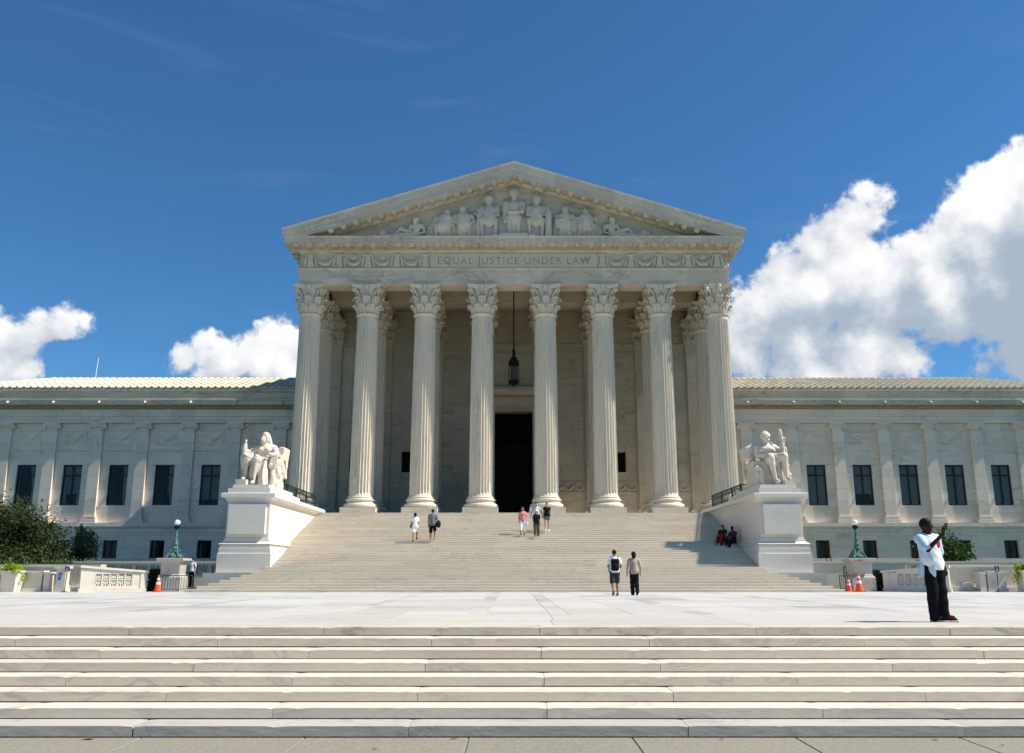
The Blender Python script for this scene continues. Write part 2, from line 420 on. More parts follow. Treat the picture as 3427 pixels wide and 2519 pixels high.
# ------------------------------------------------------------------ solid figures from blended shapes (distance fields + surface nets)
class Solid:
    def __init__(s): s.p = []
    def cap(s, a, b, ra, rb=None, k=0.04): s.p.append(('cap', np.array(a, float), np.array(b, float), ra, ra if rb is None else rb, k, 1)); return s
    def ell(s, c, r, rot=None, k=0.04): s.p.append(('ell', np.array(c, float), np.array(r, float), rot, 0, k, 1)); return s
    def box(s, c, h, rnd=0.01, rot=None, k=0.01): s.p.append(('box', np.array(c, float), np.array(h, float), rot, rnd, k, 1)); return s
    def cut_box(s, c, h, rot=None, k=0.005): s.p.append(('box', np.array(c, float), np.array(h, float), rot, 0.001, k, -1)); return s
    def cut_ell(s, c, r, rot=None, k=0.02): s.p.append(('ell', np.array(c, float), np.array(r, float), rot, 0, k, -1)); return s
    def keep(s, axis, lo, hi): s.p.append(('keep', axis, lo, hi, 0, 0, 0)); return s
    def infl(s, d):
        o = Solid(); 
        for q in s.p:
            q = list(q)
            if q[0] == 'cap': q[3] += d; q[4] += d
            elif q[0] in ('ell', 'box') and q[6] > 0: q[2] = q[2] + d
            o.p.append(tuple(q))
        return o
    def bounds(s):
        lo = np.full(3, 1e9); hi = np.full(3, -1e9)
        for q in s.p:
            if q[6] <= 0: continue
            if q[0] == 'cap':
                r = max(q[3], q[4])
                lo = np.minimum(lo, np.minimum(q[1], q[2]) - r); hi = np.maximum(hi, np.maximum(q[1], q[2]) + r)
            else:
                e = np.full(3, np.linalg.norm(q[2])) if q[3] is not None else q[2]
                lo = np.minimum(lo, q[1] - e); hi = np.maximum(hi, q[1] + e)
        return lo, hi
    def field(s, h, fold=None):
        lo, hi = s.bounds(); lo = lo - 3 * h; hi = hi + 3 * h
        n = np.ceil((hi - lo) / h).astype(int) + 1
        ax = [lo[i] + h * np.arange(n[i]) for i in range(3)]
        F = np.full(n, 1.0, np.float32)
        for q in s.p:
            t = q[0]
            if t == 'keep':
                c = ax[q[1]]; d = np.maximum(q[2] - c, c - q[3])
                sh = [1, 1, 1]; sh[q[1]] = -1
                F = np.maximum(F, d.reshape(sh)); continue
            if t == 'cap':
                r = max(q[3], q[4]); a0 = np.minimum(q[1], q[2]) - r; a1 = np.maximum(q[1], q[2]) + r
            else:
                e = np.full(3, np.linalg.norm(q[2])) if q[3] is not None else q[2]
                a0 = q[1] - e; a1 = q[1] + e
            pad = max(0.12, 3 * h, q[5] * 2)
            i0 = np.clip(np.floor((a0 - pad - lo) / h).astype(int), 0, n); i1 = np.clip(np.ceil((a1 + pad - lo) / h).astype(int) + 1, 0, n)
            if (i1 <= i0).any(): continue
            X, Y, Z = np.meshgrid(ax[0][i0[0]:i1[0]], ax[1][i0[1]:i1[1]], ax[2][i0[2]:i1[2]], indexing='ij')
            if t == 'cap':
                a, b = q[1], q[2]; ba = b - a; L = max(ba @ ba, 1e-9)
                px, py, pz = X - a[0], Y - a[1], Z - a[2]
                w = np.clip((px * ba[0] + py * ba[1] + pz * ba[2]) / L, 0, 1)
                d = np.sqrt((px - w * ba[0]) ** 2 + (py - w * ba[1]) ** 2 + (pz - w * ba[2]) ** 2) - (q[3] + (q[4] - q[3]) * w)
            else:
                px, py, pz = X - q[1][0], Y - q[1][1], Z - q[1][2]
                if q[3] is not None:
                    m = np.array(q[3].to_3x3().transposed() if hasattr(q[3], 'to_3x3') else q[3])
                    px, py, pz = (m[0, 0] * px + m[0, 1] * py + m[0, 2] * pz, m[1, 0] * px + m[1, 1] * py + m[1, 2] * pz, m[2, 0] * px + m[2, 1] * py + m[2, 2] * pz)
                r = q[2]
                if t == 'ell':
                    k0 = np.sqrt((px / r[0]) ** 2 + (py / r[1]) ** 2 + (pz / r[2]) ** 2)
                    k1 = np.sqrt((px / r[0] ** 2) ** 2 + (py / r[1] ** 2) ** 2 + (pz / r[2] ** 2) ** 2) + 1e-9
                    d = k0 * (k0 - 1) / k1
                    d = np.where(k0 < 1e-3, -min(r), d)
                else:
                    rn = q[4]
                    qx, qy, qz = np.abs(px) - r[0] + rn, np.abs(py) - r[1] + rn, np.abs(pz) - r[2] + rn
                    d = np.sqrt(np.maximum(qx, 0) ** 2 + np.maximum(qy, 0) ** 2 + np.maximum(qz, 0) ** 2) + np.minimum(np.maximum(qx, np.maximum(qy, qz)), 0) - rn
            sl = (slice(i0[0], i1[0]), slice(i0[1], i1[1]), slice(i0[2], i1[2]))
            G0 = F[sl]; k = max(q[5], 1e-4)
            if q[6] > 0:
                hh = np.maximum(k - np.abs(G0 - d), 0) / k; F[sl] = np.minimum(G0, d) - hh * hh * k * 0.25
            else:
                d = -d; hh = np.maximum(k - np.abs(G0 - d), 0) / k; F[sl] = np.maximum(G0, d) + hh * hh * k * 0.25
        if fold is not None:
            X, Y, Z = np.meshgrid(*ax, indexing='ij'); F = F + fold(X, Y, Z)
        return F, lo
    def mesh(s, name, mat, h, fold=None):
        F, lo = s.field(h, fold)
        V, Q = surf_nets(F, lo, h)
        me = bpy.data.meshes.new(name)
        me.from_pydata(V.tolist(), [], Q.tolist())
        me.polygons.foreach_set('use_smooth', [True] * len(me.polygons))
        if mat is not None: me.materials.append(mat)
        return me
    def build(s, name, mat, parent=None, h=0.02, loc=None, fold=None):
        return link(name, s.mesh(name, mat, h, fold), parent, loc)
def surf_nets(F, lo, h):
    n = np.array(F.shape); ins = F < 0
    cs = n - 1
    cnt = np.zeros(cs, np.float32); acc = np.zeros(tuple(cs) + (3,), np.float32)
    cor = [(a, b, c) for a in (0, 1) for b in (0, 1) for c in (0, 1)]
    for c in cor:
        for axis in range(3):
            if c[axis]: continue
            d = list(c); d[axis] = 1
            s0 = tuple(slice(c[i], c[i] + cs[i]) for i in range(3)); s1 = tuple(slice(d[i], d[i] + cs[i]) for i in range(3))
            m = ins[s0] != ins[s1]
            t = np.where(m, F[s0] / np.where(m, F[s0] - F[s1], 1), 0)
            p = np.zeros(tuple(cs) + (3,), np.float32)
            for i in range(3): p[..., i] = c[i]
            p[..., axis] = t
            acc += p * m[..., None]; cnt += m
    act = cnt > 0
    idx = -np.ones(cs, np.int64); ids = np.argwhere(act); idx[act] = np.arange(len(ids))
    V = lo + h * (ids + acc[act] / cnt[act][:, None])
    Qs = []
    for axis in range(3):
        u, v = [(1, 2), (2, 0), (0, 1)][axis]
        a = [slice(0, n[i]) for i in range(3)]; b = list(a)
        a[axis] = slice(0, n[axis] - 1); b[axis] = slice(1, n[axis])
        A = ins[tuple(a)]; B = ins[tuple(b)]
        e = np.argwhere(A != B)
        if len(e) == 0: continue
        e = e[(e[:, u] > 0) & (e[:, v] > 0) & (e[:, u] < n[u] - 1) & (e[:, v] < n[v] - 1)]
        du = np.zeros(3, int); du[u] = 1; dv = np.zeros(3, int); dv[v] = 1
        g = lambda x: idx[x[:, 0], x[:, 1], x[:, 2]]
        q = np.stack([g(e - du - dv), g(e - dv), g(e), g(e - du)], 1)
        flip = B[e[:, 0], e[:, 1], e[:, 2]]
        q[flip] = q[flip][:, ::-1]
        Qs.append(q)
    Q = np.concatenate(Qs); Q = Q[(Q >= 0).all(1)]
    return V, Q
def rot(rx=0, ry=0, rz=0):
    return Matrix.Rotation(rz, 3, 'Z') @ Matrix.Rotation(ry, 3, 'Y') @ Matrix.Rotation(rx, 3, 'X')
# ------------------------------------------------------------------ ground, sidewalk, front steps, plaza, main stairs
def slab(x0, x1, y0, y1, z0, z1, c=0.008, back=True):
    """a stone slab with a chamfered top front edge and ends"""
    m = MB()
    g = 0.0035
    x0 += g; x1 -= g
    poly = [(y0, z0), (y0, z1 - c), (y0 + c, z1), (y1, z1), (y1, z0)]
    V = []; F = []
    for x, ins in ((x0, 0), (x0 + c, 1), (x1 - c, 1), (x1, 0)):
        for y, z in poly:
            V.append((x, y, z - (c if (not ins and z == z1) else 0) - (0 if ins else 0)))
    n = len(poly)
    for j in range(3):
        for i in range(n):
            k = (i + 1) % n
            F.append((j * n + i, j * n + k, (j + 1) * n + k, (j + 1) * n + i))
    F.append(tuple(range(n - 1, -1, -1))); F.append(tuple(3 * n + i for i in range(n)))
    return m.add(V, F)

def worn_slab(x0, x1, y0, y1, z0, z1):
    """a long step slab whose front arris is worn and chipped"""
    x0 += 0.0035; x1 -= 0.0035; n = max(4, int((x1 - x0) / 0.11)); V = []; F = []
    xs = [x0 + (x1 - x0) * k / n for k in range(n + 1)]
    for k, x in enumerate(xs):
        c = random.uniform(0.003, 0.0055)
        if random.random() < 0.025: c = random.uniform(0.009, 0.018)
        end = k in (0, n)
        if end: c = 0.012
        else: x += random.uniform(-0.03, 0.03)
        V += [(x, y0, z0), (x, y0, z1 - c), (x, y0 + c * random.uniform(0.8, 1.6), z1 - (0.006 if end else 0)), (x, y1, z1 - (0.006 if end else 0)), (x, y1, z0)]
    for k in range(n):
        for i in range(5):
            j = (i + 1) % 5; F.append((k * 5 + i, k * 5 + j, k * 5 + 5 + j, k * 5 + 5 + i))
    F.append((4, 3, 2, 1, 0)); F.append(tuple(n * 5 + i for i in range(5)))
    return MB().add(V, F)
gm = MB(); gm.add([(-2500, -2500, -1.15), (2500, -2500, -1.15), (2500, 2500, -1.15), (-2500, 2500, -1.15)], [(0, 1, 2, 3)])
tag(gm.build('ground', M['ground']), kind='structure')

RS, TS, Y0 = 0.132, 0.466, 14.10                   # front steps: riser, tread, front of the top one
ZW = -8 * RS
walk = thing('sidewalk', (0, 5, ZW), None, None, world=True, kind='structure')
MB().box(-16, 16, -9, Y0 - 7 * TS + 0.35, ZW - 0.09, ZW - 0.012).build('bed', M['joint'], walk)
xs = [-0.633 + 1.913 * k for k in range(-7, 9)]
for a, b in zip(xs[:-1], xs[1:]):
    for ya, yb in ((5.2, 10.98), (1.4, 5.2), (-2.4, 1.4), (-6.2, -2.4)):
        if yb <= 1.4 and abs(a) > 8: continue
        slab(a + 0.003, b - 0.003, ya + 0.006, yb - 0.006, ZW - 0.08, ZW, 0.007).build('paving_panel', M['walk'], walk)

steps = thing('front_steps', (0, Y0, ZW), None, None, world=True, kind='structure')
EVEN = [-15.6, -12.4, -9.25, -6.10, -3.07, 0.307, 3.69, 6.72, 9.9, 13.0, 15.6]
ODD = [-15.6, -13.8, -10.7, -7.60, -4.56, -1.335, 1.945, 5.18, 8.4, 11.6, 14.6, 15.6]
for i in range(8):                                 # i = 0 is the plaza edge
    y = Y0 - i * TS; z = -i * RS
    js = EVEN if i % 2 == 0 else ODD
    if i > 0 or True:
        MB().box(-15.6, 15.6, y + 0.022, y + TS + 0.30, z - RS - 0.02, z - RS + 0.016).build('mortar_bed', M['joint'], steps)
    mt = M['step_low'] if i == 7 else (M['step_top'] if i == 0 else M['steps'])
    for a, b in zip(js[:-1], js[1:]):
        wa, wb = a, b
        gap = 0.014 if (i == 7 and abs(b + 4.56) < 0.1) else 0
        dz = random.uniform(-0.003, 0.003)
        worn_slab(a, b - gap, y + random.uniform(-0.005, 0.005), y + TS + (0.06 if i else 0.0), z - RS + 0.014, z + (dz if i else 0)).build('step_slab', mt, steps)

plaza = thing('plaza', (0, 27, 0), None, None, world=True, kind='structure')
MB().box(-40, 40, Y0 + 0.3, 56, -0.5, -0.012).build('bed', M['joint'], plaza)
rows = [Y0 + TS, 16.4, 18.3] + [18.3 + 1.62 * k for k in range(1, 15)]
tiles = []
bandx = [-21.5, -17.3, -13.0, -8.5, -3.85, -0.85, 0.85, 3.85, 8.5, 13.0, 17.3, 21.5]
for j, (ya, yb) in enumerate(zip(rows[:-1], rows[1:])):
    if j < 2:
        x = -24.0 + 1.2 * j
        while x < 24:
            w = random.uniform(2.3, 3.3); tiles.append((x, min(x + w, 25), ya, yb, 'plaza_warm')); x += w
    else:
        prev = -24.0
        for bx in bandx + [24.4]:
            span = bx - 0.2 - prev; n = max(1, round(span / 1.45))
            for k in range(n):
                r = random.random()
                tiles.append((prev + span * k / n, prev + span * (k + 1) / n, ya, yb, 'plaza_grey' if (r < 0.07 or (j % 5 == 4 and r < 0.3)) else ('plaza_warm' if r < 0.16 else 'plaza')))
            if bx < 24: tiles.append((bx - 0.2, bx + 0.2, ya, yb, 'plaza_grey' if random.random() < 0.6 else 'plaza'))
            prev = bx + 0.2
inview = lambda t: abs((t[0] + t[1]) / 2) < 0.62 * t[2] + 1.5
near = [t for t in tiles if inview(t)]
near.sort(key=lambda t: t[2])
part, rest = near[:300], near[300:] + [t for t in tiles if not inview(t)]
for t in part: slab(t[0], t[1], t[2] + 0.003, t[3] - 0.003, -0.05, random.uniform(-0.0015, 0.0), 0.003).build('paving_slab', M[t[4]], plaza)
for key in ('plaza', 'plaza_warm', 'plaza_grey'):
    mm = MB()
    for t in rest:
        if t[4] == key: mm.box(t[0] + 0.004, t[1] - 0.004, t[2] + 0.004, t[3] - 0.004, -0.05, 0)
    tag(mm.build('far_paving', M[key], plaza), kind='stuff')
mm = MB()
for sx in (-1, 1):
    for k in range(10):
        mm.box(min(sx * 24.4, sx * 39), max(sx * 24.4, sx * 39), 14.7 + 2.6 * k, 17.29 + 2.6 * k, -0.05, 0)
tag(mm.build('far_paving', M['plaza'], plaza), kind='stuff')
for sx in (-1, 1):
    o = MB().box(min(sx * 12.6, sx * 62), max(sx * 12.6, sx * 62), 41.2, 69.9, -0.6, -0.004).build('garden_ground', M['ground'])
    tag(o, kind='structure')

# main stairs: 36 risers up to the portico
NR, ZF = 36, 4.5
YB = 39.95; TR = 14.63 / 35.0; RR = ZF / NR
stairs = thing('main_stairs', (0, 47, 0), None, None, world=True, kind='structure')
def stair_half(i): return 14.75 - 0.365 * i if i < 7 else 12.18
core = MB()
for i in range(NR - 1):
    core.box(-stair_half(i) + 0.02, stair_half(i) - 0.02, YB + i * TR + 0.02, YB + (i + 1) * TR + 0.05, 0, (i + 1) * RR - 0.07)
core.build('stair_core', M['stairs'], stairs)
for i in range(NR - 1):
    hw = stair_half(i); y = YB + i * TR; z = (i + 1) * RR
    js = [-hw]; x = -hw + random.uniform(1.2, 3.2)
    while x < hw - 1.0:
        js.append(x); x += random.uniform(2.7, 3.7)
    js.append(hw)
    for a, b in zip(js[:-1], js[1:]):
        slab(a, b, y + random.uniform(-0.004, 0.004), y + TR + 0.03, z - RR + 0.008, z + random.uniform(-0.002, 0.002), 0.008).build('step_slab', M['stairs'], stairs)
# ------------------------------------------------------------------ the courthouse
court = thing('courthouse', (0, 64, 0), 'white marble neoclassical courthouse with columned portico, carved pediment and long low wings', 'building', world=True)
CXS = [-13.74, -9.86, -5.98, -2.13, 2.13, 5.98, 9.86, 13.74]
YC1, YC2, YWALL = 56.3, 60.15, 64.5
ZS0, ZS1, ZCAP = 5.56, 17.8, 19.75                 # shaft foot, shaft head, top of the capital

def sweep_u(prof, X, yf, yb):
    """mouldings running round three sides of the portico; prof = (offset, z) going up"""
    m = MB(); V = []; F = []; n = len(prof)
    for o, z in prof: V.append((-X - o, yb, z))
    for o, z in prof: V.append((-X - o, yf - o, z))
    for o, z in prof: V.append((X + o, yf - o, z))
    for o, z in prof: V.append((X + o, yb, z))
    for s in range(3):
        for i in range(n - 1):
            F.append((s * n + i, s * n + i + 1, (s + 1) * n + i + 1, (s + 1) * n + i))
    return m.add(V, F)

# --- columns -------------------------------------------------------
def flute_ring(r, n=24, k=7):
    pts = []
    for f in range(n):
        a0 = 2 * math.pi * f / n; da = 2 * math.pi / n
        fil = 0.13
        for j in range(k):
            t = j / (k - 1)
            a = a0 + da * (fil / 2 + (1 - fil) * t)
            depth = 0.115 * r * math.sin(math.pi * t) ** 0.75 if 0 < t < 1 else 0
            pts.append(((r - depth) * math.cos(a), (r - depth) * math.sin(a)))
    return pts
def shaft_mesh():
    m = MB(); N = 24 * 7; levels = 14; V = []; F = []
    H = ZS1 - ZS0
    def rad(t): return 0.775 - 0.085 * (t ** 1.55)
    zs = [0.0, 0.16, 0.30] + [0.30 + (H - 0.85) * k / levels for k in range(1, levels + 1)] + [H - 0.38]
    for z in zs:
        t = z / H; r = rad(t)
        if z < 0.01: r += 0.07
        full = z < 0.2 or z > H - 0.45
        pl = flute_ring(r)
        if full:
            pl = [(x / math.hypot(x, y) * r, y / math.hypot(x, y) * r) for x, y in pl]
        V += [(x, y, ZS0 + z) for x, y in pl]
    for j in range(len(zs) - 1):
        for i in range(N):
            k = (i + 1) % N
            F.append((j * N + i, j * N + k, (j + 1) * N + k, (j + 1) * N + i))
    m.add(V, F)
    # necking and astragal
    rt = rad(1)
    m.lathe([(rt, ZS1 - 0.40), (rt, ZS1 - 0.22), (rt + 0.05, ZS1 - 0.16), (rt + 0.09, ZS1 - 0.09), (rt + 0.09, ZS1 - 0.03), (rt + 0.02, ZS1)], 48)
    return m.mesh('shaft', M['shaft'], smooth=True)
def base_mesh():
    m = MB()
    def torus(zc, R0, r, n=6): return [(R0 + r * math.cos(a), zc + r * math.sin(a)) for a in [math.pi * (-0.5 + k / n) for k in range(n + 1)]]
    z = 4.88
    prof = [(0.98, z)] + torus(z + 0.14, 0.98, 0.14) + [(0.98, z + 0.30), (0.93, z + 0.32), (0.90, z + 0.38), (0.93, z + 0.42)] + torus(z + 0.50, 0.91, 0.075) + [(0.88, z + 0.60)] + torus(z + 0.655, 0.85, 0.05) + [(0.80, z + 0.71)]
    m.lathe(prof, 48)
    return m.mesh('base', M['shaft'], smooth=True)
def leaf(m, ang, r0, z0, w, h, out, curl, n=9):
    """one acanthus leaf standing on the bell and curling over at its tip"""
    ca, sa = math.cos(ang), math.sin(ang)
    def P(rad, s, z): return (rad * ca - s * sa, rad * sa + s * ca, z)
    V = []; F = []
    for i in range(n):
        t = i / (n - 1)
        if t < 0.72:
            u = t / 0.72; rr = r0 + out * 0.42 * u ** 1.8; z = z0 + h * u
        else:
            u = (t - 0.72) / 0.28; a = math.pi * 0.75 * u
            rr = r0 + out * 0.42 + curl * (1 - math.cos(a)) * 0.5 + out * 0.25 * u; z = z0 + h + curl * 0.55 * math.sin(a) - curl * 0.10 * u
        ww = w * (0.62 + 0.38 * math.sin(math.pi * min(1, t * 1.15))) * (1.0 if t < 0.72 else 1 - 0.55 * (t - 0.72) / 0.28)
        ser = 1.0 + 0.07 * math.sin(t * 21)
        rib = 0.055 * (1 - 0.5 * t)
        for s, dr in ((-1, -0.015), (-0.66, 0.035), (-0.33, 0.0), (0, rib), (0.33, 0.0), (0.66, 0.035), (1, -0.015)):
            V.append(P(rr + dr, s * ww * (ser if abs(s) == 1 else 1), z))
        for s, dr in ((-1, -0.07), (0, -0.09), (1, -0.07)):
            V.append(P(rr + dr, s * ww * ser, z))
    c = 10
    for i in range(n - 1):
        a = i * c; b = a + c
        for k in range(6): F.append((a + k, a + k + 1, b + k + 1, b + k))
        F.append((a + 6, a + 9, b + 9, b + 6)); F.append((a + 9, a + 8, b + 8, b + 9)); F.append((a + 8, a + 7, b + 7, b + 8)); F.append((a + 7, a, b, b + 7))
    F.append(tuple((n - 1) * c + k for k in (0, 1, 2, 3, 4, 5, 6, 9, 8, 7)))
    m.add(V, F)
    kr = curl * 0.50; kc = P(r0 + out * 0.55 + curl * 0.55, 0, z0 + h + curl * 0.10)
    for sd in (-0.45, 0.0, 0.45):
        m.lathe([(0.001, -kr)] + [(kr * math.cos(e), kr * math.sin(e)) for e in (-0.9, -0.3, 0.3, 0.9)] + [(0.001, kr)], 7, (kc[0] - sd * w * sa, kc[1] + sd * w * ca, kc[2]), cap=False)
def volute(m, p0, p1, tip_dir, size, thick):
    """a stalk from p0 to p1 ending in a scroll"""
    p0, p1, d = Vector(p0), Vector(p1), Vector(tip_dir).normalized()
    pts = []; rr = []
    for i in range(7):
        t = i / 6; p = p0.lerp(p1, t); p = p + d * (size * 0.55 * t * t - size * 0.35 * t); pts.append(p); rr.append(thick * (0.8 + 0.5 * t))
    c = p1 + d * size * 0.2 - Vector((0, 0, size * 0.55))
    for i in range(1, 13):
        a = math.pi * 0.5 - i * 0.55; r = size * 0.55 * (1 - i / 15)
        pts.append(c + d * (r * math.cos(a)) + Vector((0, 0, r * math.sin(a)))); rr.append(thick * (1.3 - 0.05 * i))
    m.tube(pts, rr, 6)
def capital_mesh(segments=8, half=False):
    m = MB(); z0 = ZS1; H = ZCAP - ZS1
    m.lathe([(0.70, z0), (0.70, z0 + 0.3), (0.69, z0 + 0.9), (0.74, z0 + 1.3), (0.86, z0 + H - 0.27)], 32)
    for k in range(8):
        leaf(m, math.pi / 8 + k * math.pi / 4, 0.73, z0 + 0.02, 0.29, 0.50, 0.26, 0.16)
    for k in range(8):
        leaf(m, k * math.pi / 4, 0.72, z0 + 0.30, 0.30, 0.74, 0.34, 0.17)
    for k in range(4):                                    # corner scrolls
        a = math.pi / 4 + k * math.pi / 2; d = (math.cos(a), math.sin(a), 0)
        for s in (-1, 1):
            b = a + s * 0.30
            volute(m, (0.74 * math.cos(b), 0.74 * math.sin(b), z0 + 0.85), (1.10 * math.cos(a + s * 0.06), 1.10 * math.sin(a + s * 0.06), z0 + H - 0.27), d, 0.24, 0.055)
    for k in range(4):                                    # inner scrolls and the flower on each face
        a = k * math.pi / 2
        for s in (-1, 1):
            b = a + s * 0.34
            volute(m, (0.74 * math.cos(b), 0.74 * math.sin(b), z0 + 0.9), (0.86 * math.cos(a + s * 0.13), 0.86 * math.sin(a + s * 0.13), z0 + H - 0.34), (s * math.sin(a), -s * math.cos(a), 0), 0.15, 0.04)
        cx, cy = 0.90 * math.cos(a), 0.90 * math.sin(a)
        m.tube([(cx * 0.92, cy * 0.92, z0 + H - 0.36), (cx, cy, z0 + H - 0.15), (cx * 1.03, cy * 1.03, z0 + H - 0.01)], [0.07, 0.15, 0.11], 8)
    # abacus with hollow sides
    pts = []
    for k in range(4):
        a = k * math.pi / 2; ca, sa = math.cos(a), math.sin(a)
        for t in (-1, -0.92, -0.6, -0.3, 0, 0.3, 0.6, 0.92, 1):
            x = 0.83 + 0.19 * abs(t) ** 1.8; y = 1.03 * t
            if abs(t) == 1: x, y = 1.0, 1.05 * t * 0.93
            pts.append((x * ca - y * sa, x * sa + y * ca))
    n = len(pts); V = []; F = []
    for sc, z in ((0.93, z0 + H - 0.27), (0.97, z0 + H - 0.17), (0.98, z0 + H - 0.15), (1.02, z0 + H - 0.05), (1.02, z0 + H)):
        V += [(x * sc, y * sc, z) for x, y in pts]
    for j in range(4):
        for i in range(n):
            k = (i + 1) % n; F.append((j * n + i, j * n + k, (j + 1) * n + k, (j + 1) * n + i))
    F.append(tuple(range(n))); F.append(tuple(4 * n + i for i in range(n)))
    m.add(V, F)
    return m.mesh('capital', M['marble_sculpt'], smooth=True)
SH, BA, CA = shaft_mesh(), base_mesh(), capital_mesh()
PL = MB().box(-1.13, 1.13, -1.13, 1.13, 4.5, 4.88).mesh('plinth', M['marble'])
def column(x, y):
    c = link('column', SH, court, (x, y, 0))
    for nm, me in (('capital', CA), ('base', BA), ('plinth', PL)):
        o = link(nm, me); o.parent = c
for yy in (YC1, YC2):
    for x in CXS: column(x, yy)

# --- floor, back wall with door and windows ------------------------
MB().box(-14.98, 14.98, YB + 35 * TR, 66.0, 3.6, ZF).build('portico_floor', M['marble'], court)
MB().box(-14.98, 14.98, YB + 35 * TR + 0.6, 69.5, 0, 3.62).build('podium', M['marble'], court)
DX, DZ = 1.42, 12.70
holes = [(-DX, DX, ZF, DZ)] + [(s * c - 0.46, s * c + 0.46, 8.15, 9.68) for c in (7.92, 11.8) for s in (-1, 1)]
back = MB()
def wall_with_holes(m, x0, x1, z0, z1, ya, yb, holes):
    xs = sorted({x0, x1} | {h[0] for h in holes} | {h[1] for h in holes}); zs = sorted({z0, z1} | {h[2] for h in holes} | {h[3] for h in holes})
    for a, b in zip(xs[:-1], xs[1:]):
        run = None
        for c, d in zip(zs[:-1], zs[1:]):
            hole = any(h[0] <= (a + b) / 2 <= h[1] and h[2] <= (c + d) / 2 <= h[3] for h in holes)
            if hole:
                if run: m.box(a, b, ya, yb, run[0], run[1]); run = None
            else: run = (run[0], d) if run else (c, d)
        if run: m.box(a, b, ya, yb, run[0], run[1])
    return m
wall_with_holes(back, -14.4, 14.4, ZF, 20.6, YWALL + 0.06, YWALL + 0.9, holes)
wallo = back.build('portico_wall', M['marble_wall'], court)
# ashlar blocks proud of the wall core
cz = [ZF + 0.32, 6.05, 7.35, 8.65, 9.95, 11.25, 12.55, 13.5, 14.75, 16.0, 17.2, 18.0, 19.2, 20.55]
nb = 0
for j, (za, zb) in enumerate(zip(cz[:-1], cz[1:])):
    for a, b in zip(CXS[:-1], CXS[1:]):
        a2, b2 = a + 0.62, b - 0.62
        cuts = [a2, (a2 + b2) / 2 + (0.45 if j % 2 else -0.45), b2]
        for p, q in zip(cuts[:-1], cuts[1:]):
            segs = [(p, q, za, zb)]
            for h in holes:
                out = []
                for (p1, q1, z1, z2) in segs:
                    if q1 <= h[0] or p1 >= h[1] or z2 <= h[2] or z1 >= h[3]: out.append((p1, q1, z1, z2)); continue
                    if p1 < h[0]: out.append((p1, h[0], z1, z2))
                    if q1 > h[1]: out.append((h[1], q1, z1, z2))
                    if z1 < h[2]: out.append((max(p1, h[0]), min(q1, h[1]), z1, h[2]))
                    if z2 > h[3]: out.append((max(p1, h[0]), min(q1, h[1]), h[3], z2))
                segs = out
            for (p1, q1, z1, z2) in segs:
                if q1 - p1 < 0.05 or z2 - z1 < 0.05: continue
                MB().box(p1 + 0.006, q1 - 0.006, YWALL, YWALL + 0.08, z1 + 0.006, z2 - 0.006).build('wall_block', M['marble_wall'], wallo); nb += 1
MB().box(-14.4, 14.4, YWALL - 0.16, YWALL + 0.05, ZF, ZF + 0.32).build('skirting', M['marble_wall'], court)
# carved band under the windows and the moulding at the pilaster necks
for a, b in zip(CXS[:-1], CXS[1:]):
    if abs(a + b) < 0.1: continue
    m = MB().box(a + 0.66, b - 0.66, YWALL - 0.05, YWALL + 0.01, 6.62, 6.70).box(a + 0.66, b - 0.66, YWALL - 0.05, YWALL + 0.01, 7.36, 7.44)
    c = (a + b) / 2
    for s in (-0.8, 0, 0.8):
        pts = [(c + s - 0.38 + 0.76 * t, YWALL - 0.03, 7.22 - 0.38 * math.sin(math.pi * t)) for t in [k / 8 for k in range(9)]]
        m.tube(pts, [0.03 + 0.05 * math.sin(math.pi * k / 8) for k in range(9)], 6)
    m.build('carved_band', M['marble_wall'], court)
MB().box(-14.4, 14.4, YWALL - 0.10, YWALL + 0.02, 17.78, 17.95).box(-14.4, 14.4, YWALL - 0.05, YWALL + 0.02, 17.30, 17.36).build('string_course', M['marble_wall'], court)
# door case
ds = MB()
for s in (-1, 1):
    ds.box(min(s * DX, s * (DX + 0.42)), max(s * DX, s * (DX + 0.42)), YWALL - 0.14, YWALL + 0.3, ZF, DZ + 0.42)
ds.box(-DX, DX, YWALL - 0.14, YWALL + 0.3, DZ, DZ + 0.42)
ds.build('door_surround', M['marble_wall'], court)
MB().prism_x([(YWALL - 0.12, DZ + 0.43), (YWALL - 0.20, DZ + 1.1), (YWALL - 0.34, DZ + 1.2), (YWALL - 0.62, DZ + 1.55), (YWALL - 0.62, DZ + 1.78), (YWALL + 0.05, DZ + 1.85), (YWALL + 0.05, DZ + 0.43)], -DX - 0.6, DX + 0.6).build('door_cornice', M['marble_wall'], court)
dm = MB()
for k in range(30):
    x = -1.95 + k * 0.1345; dm.box(x - 0.04, x + 0.04, YWALL - 0.40, YWALL - 0.2, DZ + 1.08, DZ + 1.24)
tag(dm.build('dentil_row', M['wing_stain'], court), kind='stuff')
